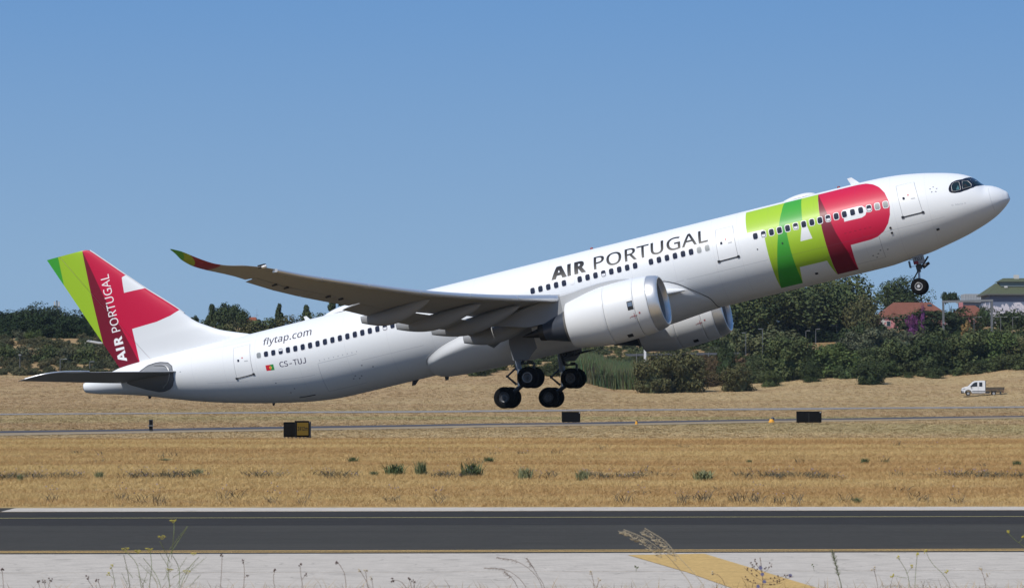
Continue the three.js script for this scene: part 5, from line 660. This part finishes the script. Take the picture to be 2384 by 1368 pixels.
{ // white crew-cab flatbed truck, facing left
  const D = 480, p = drop(2289, D), o = thing('flatbed_truck', 'white crew cab flatbed truck with a brown wooden bed parked on the dry slope', 'truck', [p.x, p.y, p.z], -.12);
  const white = paintMat([.72, .73, .75]), trim = mat([.03, .03, .033], .6), dark = new THREE.MeshPhysicalMaterial({ color: lin(.02, .022, .03), roughness: .1, clearcoat: .6 });
  const prof = [[-3.42, .55], [-3.45, .95], [-3.32, 1.22], [-2.75, 1.42], [-2.35, 1.5], [-1.62, 2.22], [-1.3, 2.36], [-.4, 2.44], [.28, 2.42], [.34, 2.3], [.34, .5], [-1.75, .5], [-1.9, .78], [-2.1, .95], [-2.4, 1.02], [-2.7, .95], [-2.9, .78], [-3.0, .5]];
  const s = new THREE.Shape(prof.map(([x, y]) => new THREE.Vector2(x, y))); const g = new THREE.ExtrudeGeometry(s, { depth: 1.8, bevelEnabled: true, bevelThickness: .08, bevelSize: .05, bevelSegments: 3 }); g.translate(0, 0, -.9); part('cab', g, white, o);
  const win = (pts, n) => { const q = new THREE.Shape(pts.map(([x, y]) => new THREE.Vector2(x, y))), e = new THREE.ExtrudeGeometry(q, { depth: .03, bevelEnabled: false }); e.translate(0, 0, .975); part(n, e, dark, o); };
  win([[-2.02, 1.56], [-1.5, 2.1], [-1.25, 2.2], [-.92, 2.22], [-.92, 1.52], [-1.7, 1.48]], 'front_side_window'); win([[-.62, 1.52], [-.62, 2.2], [-.1, 2.2], [-.1, 1.52]], 'rear_side_window');
  part('windscreen', box(1.03, .03, 1.6, -1.98, 1.9, 0, 0, 0, .78), dark, o); part('bumper', rbox(.5, .5, 1.96, .08, -3.28, .62, 0), trim, o); part('side_strip', box(2.1, .14, .04, -.72, .72, .985), trim, o); part('sill', box(2.0, .24, 1.7, -.75, .42, 0), mat([.4, .4, .4], .6), o); part('grille', box(.05, .2, 1.3, -3.45, 1.02, 0), trim, o); part('headlight', rbox(.5, .2, .06, .03, -3.1, 1.12, .95), mat([.25, .26, .28], .15), o); part('mirror', rbox(.12, .3, .2, .04, -1.95, 1.5, 1.12), trim, o); part('door_joint', box(.02, 1.2, .02, -.77, 1.1, .985), trim, o); part('cab_back', box(.06, 1.8, 1.8, .44, 1.5, 0), trim, o);
  part('wheel_arch', new THREE.TorusGeometry(.48, .07, 6, 16, PI).translate(-2.4, .42, .95), trim, o);
  for (const [x, z] of [[-2.4, .82], [1.75, .82], [-2.4, -.82], [1.75, -.82]]) { const t = new THREE.CylinderGeometry(.37, .37, .26, 22).rotateX(PI / 2).translate(x, .37, z); part('tyre', t, rubber, o); if (z > 0) part('rim', new THREE.CylinderGeometry(.22, .22, .06, 18).rotateX(PI / 2).translate(x, .37, z + .12), mat([.36, .36, .37], .4, .3), o); }
  part('chassis', box(3.1, .22, .9, 1.9, .68, 0), trim, o); part('bed', box(3.0, .1, 2.0, 1.95, .92, 0), mat([.05, .038, .03], .9), o); for (const [x, z, w, d] of [[1.95, .99, 3.0, .05], [1.95, -.99, 3.0, .05]]) for (let i = 0; i < 2; i++) part('drop_side', box(w, .2, d, x, 1.08 + i * .22, z), mat([.062 - .01 * i, .046, .036], .85), o); part('tailboard', box(.06, .44, 2.0, 3.45, 1.2, 0), mat([.07, .055, .045], .85), o); part('tail_light', box(.12, .16, .3, 3.3, .72, .75), mat([.3, .1, .1], .4), o); part('mudguard', box(.9, .06, .3, 1.75, .8, .85), trim, o); part('toolbox', box(.7, .35, .4, .75, .55, .7), trim, o); part('spare_bracket', box(.25, .45, .4, 2.85, .55, .7), trim, o);
}
/* ------------------------------------------------------------------ green tufts in the straw */
const tuftGeo = [1, 2, 3].map((v) => bladeClump(60 + v, 130, .5, .4, .04)), tuftMats = [mat([.085, .115, .045], .85, 0, { side: THREE.DoubleSide }), mat([.12, .145, .065], .85, 0, { side: THREE.DoubleSide }), mat([.20, .21, .10], .85, 0, { side: THREE.DoubleSide })];
const rowD = (y) => { let a = 86, b = 163; for (let i = 0; i < 40; i++) { const m = (a + b) / 2; (905 + (EYE - baseG(m)) / m * F) > y ? a = m : b = m; } return a; };
const tufts = [[1098, 1111, 56, 35, 0, 'darkest, densest green tuft in the straw, below the main wheels'], [918, 1106, 56, 28, 0, 'wide green tuft left of the upright one'], [980, 1107, 34, 34, 1, 'upright green tuft between the wide one and the darkest one'], [822, 1076, 26, 14, 0, 'small green tuft above and left of the wide green tuft'], [1138, 1076, 28, 14, 0, 'small green tuft above and right of the darkest tuft'], [1222, 1117, 42, 28, 2, 'pale green tuft right of the darkest tuft'], [1355, 1118, 34, 26, 2, 'thin pale tuft with tall wisps'], [458, 1106, 34, 16, 2, 'pale low tuft left of the yellow sign'], [230, 1116, 28, 20, 2, 'pale low tuft near the left side'], [46, 1118, 18, 18, 2, 'pale tuft nearest the left edge'], [385, 1074, 36, 8, 1, 'flat green patch of leaves up the straw at left'], [2014, 1079, 24, 14, 0, 'small green tuft at right below the widest black sign'], [2064, 1077, 16, 8, 1, 'tiny green tuft beside the small one at right'], [2368, 1084, 26, 14, 0, 'green tuft at the right edge'], [1745, 1077, 18, 9, 0, 'tiny green tuft right of the middle'], [1995, 1170, 28, 14, 1, 'green weed close to the pale strip at right'], [1640, 1118, 60, 26, 2, 'greyish tuft among the blue flowers at right'], [870, 1108, 26, 14, 1, 'low green tuft at the left foot of the wide one']];
tufts.forEach(([px, py, w, h, m, label], i) => { const D = rowD(py), b = drop(px, D, py), k = D / F, o = thing('green_tuft', label, 'plant', [b.x, b.y - .02, b.z], i); const c = part('blades', tuftGeo[i % 3], tuftMats[m], o); c.scale.set(w * k / 1.25, h * k * 1.2, w * k / 1.25); if (i < 5) { const q = part('lower_leaves', tuftGeo[(i + 1) % 3], tuftMats[Math.min(2, m + 1)], o); q.scale.set(w * k / 1.2, h * k * .5, w * k / 1.3); } });
/* ------------------------------------------------------------------ plants close to the camera */
const G = { fennel: mat([.16, .19, .07], .8), fennelTip: mat([.42, .36, .05], .8, 0, { side: THREE.DoubleSide }), straw: mat([.46, .39, .27], .85, 0, { side: THREE.DoubleSide }), brown: mat([.19, .125, .085], .9), stem: mat([.13, .15, .07], .85), blue: mat([.10, .10, .19], .8, 0, { side: THREE.DoubleSide }), seed: mat([.09, .055, .045], .9) };
function fore(name, label, category, px, D, build) { const b = at(px, 1200, D); const o = thing(name, label, category, [b.x, 0, -D]); const k = D / F; const P = (x, y, dz = 0) => { const q = at(x, y, D); return new THREE.Vector3(q.x - b.x, q.y, dz); }; build(o, P, k); return o; }
const root = (P, x, dx = 0) => { const v = P(x, 1368); v.y = 0; v.x += dx; return v; };
fore('fennel', 'yellow-green fennel with open umbels in front of the taxiway at left', 'plant', 370, 40, (o, P, k) => {
  const r = rng(5), stems = [[[395, 1368], [392, 1300], [412, 1262], [437, 1224]], [[393, 1310], [380, 1275], [372, 1258]], [[398, 1300], [406, 1240], [403, 1212]], [[330, 1368], [318, 1310], [292, 1282]], [[345, 1368], [352, 1320], [348, 1280]], [[418, 1368], [414, 1320], [402, 1292]], [[375, 1368], [356, 1330], [330, 1300]], [[420, 1368], [440, 1320], [462, 1296]], [[300, 1368], [296, 1330], [290, 1290]]];
  for (const s of stems) { const pts = s.map(([x, y]) => P(x, y, (r() - .5) * .25)); if (s[0][1] > 1360) pts.unshift(root(P, s[0][0] * .4 + 380 * .6)); part('stem', tube(pts, .0042, 16, 5), G.fennel, o); }
  const feather = (x, y, dx, dy) => { const A = P(x, y), B = P(x + dx, y + dy), g = [rod(A, B, .003, .0015, 4)]; for (let i = 0; i < 14; i++) { const t = .1 + .9 * i / 14, c = A.clone().lerp(B, t), L = (12 * (1 - t * .6)) * k; g.push(rod(c, c.clone().add(new THREE.Vector3((r() - .3) * L * 1.6, (r() - .2) * L, (r() - .5) * L)), .0014, .0008, 3)); } part('leaf', g, G.fennel, o); };
  feather(394, 1278, 40, -52); feather(400, 1345, 45, -28); feather(352, 1340, -30, -30); feather(380, 1350, 20, -40); feather(440, 1330, 40, -34); feather(340, 1356, -24, -18); feather(308, 1345, -18, -26); feather(366, 1360, -26, -44); feather(410, 1362, 26, -40); feather(428, 1356, 24, -46); feather(330, 1366, 14, -40); feather(392, 1320, -22, -34); feather(396, 1366, -12, -46); feather(412, 1330, 22, -34); feather(296, 1362, -14, -30); feather(440, 1366, 26, -30);
  const umbel = (x, y, w, m) => { const c = P(x, y + w * .5), g = []; for (let i = 0; i < 9; i++) { const a = i / 9 * 6.28, q = P(x, y).add(new THREE.Vector3(Math.cos(a) * w * k * .55, (r() - .3) * w * k * .3, Math.sin(a) * w * k * .55)); g.push(rod(c, q, .0012, .0012, 3)); const s = new THREE.SphereGeometry(.010, 6, 4); s.scale(1.3, .55, 1.3); s.translate(q.x, q.y, q.z); g.push(s); } part('umbel', g, m, o); };
  umbel(291, 1278, 14, G.fennelTip); umbel(346, 1278, 14, G.fennelTip); umbel(320, 1283, 12, G.fennelTip); umbel(376, 1249, 14, G.fennelTip); umbel(402, 1212, 12, G.fennelTip); umbel(434, 1330, 14, G.fennelTip); umbel(395, 1325, 12, G.fennelTip); umbel(450, 1288, 10, G.fennelTip);
});
fore('wild_oat', 'pale drooping wild oat heads hanging over the taxiway right of centre', 'grass', 1545, 38, (o, P, k) => {
  const r = rng(15); for (const [s, n] of [[[[1612, 1368], [1578, 1320], [1545, 1285], [1500, 1252], [1452, 1232]], 0], [[[1640, 1368], [1612, 1330], [1575, 1290], [1548, 1258], [1500, 1228]], 1]]) {
    const pts = s.map(([x, y]) => P(x, y, n * .1)); pts.unshift(root(P, s[0][0] + 30)); const c = new THREE.CatmullRomCurve3(pts); part('stem', new THREE.TubeGeometry(c, 24, .0038, 5), G.straw, o);
    const g = []; for (let i = 0; i < 60; i++) { const t = .6 + .4 * i / 60, q = c.getPoint(t), l = (7 + 9 * r()) * k; const a = q.clone().add(new THREE.Vector3((-.1 - r() * .9) * 13 * k, (r() * .7 - .85) * 17 * k, (r() - .5) * .06)); g.push(rod(q, a, .001, .001, 3)); const sp = new THREE.SphereGeometry(.5, 6, 4); sp.scale(l, .009, .009); sp.rotateZ(-.35 + .9 * (r() - .5)); sp.translate(a.x, a.y, a.z); g.push(sp); } part('seed_head', g, G.straw, o); }
});
fore('brown_grass', 'brown feathery grass plumes at the bottom centre', 'grass', 1215, 40, (o, P, k) => {
  const r = rng(25); for (const s of [[[1262, 1368], [1240, 1330], [1200, 1305], [1155, 1297]], [[1268, 1368], [1252, 1340], [1240, 1318], [1226, 1298]], [[1225, 1368], [1195, 1335], [1170, 1325], [1128, 1322]], [[1205, 1368], [1192, 1345], [1175, 1330]]]) { const pts = s.map(([x, y]) => P(x, y, (r() - .5) * .2)); pts.unshift(root(P, 1240)); const c = new THREE.CatmullRomCurve3(pts); part('stem', new THREE.TubeGeometry(c, 20, .003, 4), G.brown, o); const g = []; for (let i = 0; i < 44; i++) { const q = c.getPoint(.72 + .28 * i / 44), e = q.clone().add(new THREE.Vector3((r() - .65) * 14 * k, (r() - .6) * 10 * k, (r() - .5) * .06)); g.push(rod(q, e, .0022, .001, 3)); } part('plume', g, G.brown, o); }
});
fore('chicory', 'branched brown chicory with blue flowers on the yellow band', 'plant', 1775, 40, (o, P, k) => {
  const r = rng(35), g = [], seeds = [], fl = []; const trunk = [root(P, 1772), P(1776, 1350), P(1774, 1325), P(1770, 1297)]; g.push(tube(trunk, .005, 14, 5));
  for (const [x, y, ex, ey] of [[1776, 1352, 1735, 1322], [1776, 1348, 1840, 1338], [1775, 1338, 1745, 1308], [1775, 1335, 1800, 1312], [1776, 1360, 1728, 1345], [1776, 1360, 1822, 1355], [1774, 1330, 1757, 1302], [1776, 1356, 1846, 1340]]) { const A = P(x, y), B = P(ex, ey, (r() - .5) * .3); g.push(tube([A, A.clone().lerp(B, .5).add(new THREE.Vector3(0, -.02, 0)), B], .003, 8, 4)); for (let i = 0; i < 6; i++) { const q = A.clone().lerp(B, .3 + .7 * i / 6), s = new THREE.SphereGeometry(.011, 5, 4); s.translate(q.x + (r() - .5) * .05, q.y + (r() - .3) * .04, q.z); seeds.push(s); } }
  part('stem', g, G.brown, o); part('seed_heads', seeds, G.seed, o); for (const [x, y] of [[1771, 1321], [1775, 1336], [1780, 1353], [1765, 1364], [1840, 1339]]) { const c = new THREE.CircleGeometry(.026, 9); const q = P(x, y, .03); c.rotateX(-.3); c.translate(q.x, q.y, q.z); part('flower', c, G.blue, o); }
});
fore('mullein', 'single green spiky stem right of the yellow band', 'plant', 1950, 40, (o, P, k) => { const r = rng(45), c = new THREE.CatmullRomCurve3([root(P, 1965), P(1960, 1368), P(1952, 1335), P(1944, 1305), P(1938, 1283)]); part('stem', new THREE.TubeGeometry(c, 20, .006, 5), G.stem, o); const g = []; for (let i = 0; i < 80; i++) { const q = c.getPoint(.45 + .55 * i / 80), e = q.clone().add(new THREE.Vector3((r() - .5) * .08, (r() - .1) * .06, (r() - .5) * .08)); g.push(rod(q, e, .005, .002, 3)); } part('leaves', g, G.stem, o); });
const thin = [['tall_weed', 'thin branching weed with tiny yellow buds, left of two near the right side', 2105, [[[2120, 1368], [2112, 1330], [2092, 1298]], [[2112, 1335], [2125, 1318]], [[2112, 1345], [2078, 1340]]], 'fennelTip'], ['tall_weed', 'thin weed with yellow tips, second near the right side', 2160, [[[2130, 1368], [2134, 1330], [2136, 1290]], [[2215, 1368], [2195, 1335], [2170, 1310], [2158, 1285]], [[2195, 1335], [2205, 1330]]], 'fennelTip'], ['tall_weed', 'green weed reaching in from the right edge', 2384, [[[2410, 1368], [2395, 1280], [2370, 1262], [2346, 1238]], [[2372, 1263], [2384, 1250]]], 'fennelTip'], ['dried_flower', 'dried yellowish flower head left of the brown plumes', 845, [[[858, 1368], [845, 1340], [838, 1328]], [[855, 1368], [852, 1336], [850, 1328]], [[868, 1368], [864, 1345]]], 'straw'], ['dried_flower', 'row of dark dried seed heads at the bottom left of centre', 955, [[[945, 1368], [930, 1352], [912, 1350]], [[958, 1368], [952, 1348]], [[965, 1368], [962, 1352]]], 'seed'], ['dry_stalk', 'dry stalk with reddish seed knots left of centre', 570, [[[566, 1368], [568, 1335], [566, 1306]], [[568, 1345], [575, 1338]]], 'seed'], ['dry_stalk', 'bare dry stalk beside the fennel', 515, [[[512, 1368], [515, 1330], [516, 1292]]], 'seed'], ['dry_stalk', 'dry stalk left of the fennel', 215, [[[215, 1368], [205, 1350], [203, 1343]], [[232, 1368], [226, 1352]]], 'seed'], ['dry_stalk', 'dry stalk at the left edge', 4, [[[8, 1368], [5, 1345], [2, 1326]]], 'seed'], ['dry_stalk', 'bent brown stalk right of the dried seed heads', 785, [[[806, 1368], [800, 1330], [785, 1308]]], 'seed'], ['leafy_sprig', 'tiny green sprig on the concrete left of the yellow band', 1481, [[[1481, 1329], [1481, 1318]], [[1481, 1326], [1484, 1320]]], 'stem'], ['leafy_sprig', 'tiny green sprig on the concrete right of the yellow band', 1896, [[[1897, 1326], [1893, 1315]]], 'stem']];
thin.push(['dry_stalk', 'tall dry stalk left of the bent brown one', 700, [[[704, 1368], [700, 1340], [698, 1312]], [[702, 1350], [710, 1338]]], 'seed'], ['tall_weed', 'thin green weed just left of the fennel', 262, [[[268, 1368], [262, 1335], [258, 1318]], [[264, 1345], [252, 1334]]], 'fennelTip'], ['dry_stalk', 'twin dry stalks between the brown plumes and the oats', 1380, [[[1384, 1368], [1380, 1345], [1376, 1332]], [[1390, 1368], [1396, 1348]]], 'straw'], ['dry_stalk', 'drooping straw stalk right of the oat stems', 1680, [[[1690, 1368], [1676, 1340], [1660, 1334]]], 'straw'], ['dry_stalk', 'thin straw stalk between the mullein and the yellow tipped weeds', 2040, [[[2044, 1368], [2040, 1340], [2034, 1322]]], 'straw'], ['dry_stalk', 'dry forked stalk near the right edge', 2290, [[[2296, 1368], [2290, 1340], [2286, 1326]], [[2292, 1350], [2300, 1338]]], 'straw'], ['dry_stalk', 'short dry stalks right of the left edge', 100, [[[104, 1368], [100, 1352]], [[112, 1368], [116, 1350]], [[92, 1368], [88, 1356]]], 'seed'], ['dry_stalk', 'reddish knotted stalk right of the fennel', 640, [[[640, 1368], [636, 1345], [640, 1326]]], 'seed']);
for (const [name, label, px, ss, tip] of thin) fore(name, label, 'plant', px, name === 'leafy_sprig' ? 56 : 41, (o, P, k) => { const r = rng(px), g = [], tips = []; for (const s of ss) { const pts = s.map(([x, y]) => P(x, y, (r() - .5) * .1)); if (s[0][1] > 1360) pts.unshift(root(P, s[0][0])); if (name === 'leafy_sprig') pts[0].y = Math.min(pts[0].y, .01); g.push(pts.length > 2 ? tube(pts, .0034, 12, 4) : rod(pts[0], pts[1], .003, .002, 4)); const e = pts[pts.length - 1]; for (let i = 0; i < 5; i++) { const q = new THREE.SphereGeometry(.008 + .006 * r(), 5, 4); q.translate(e.x + (r() - .5) * .05, e.y + (r() - .5) * .05, e.z + (r() - .5) * .04); tips.push(q); } } part('stem', g, name === 'tall_weed' ? G.fennel : name === 'leafy_sprig' ? G.stem : G.brown, o); part('tips', tips, G[tip], o); });
scene.updateMatrixWorld(true);
renderer.render(scene, camera);
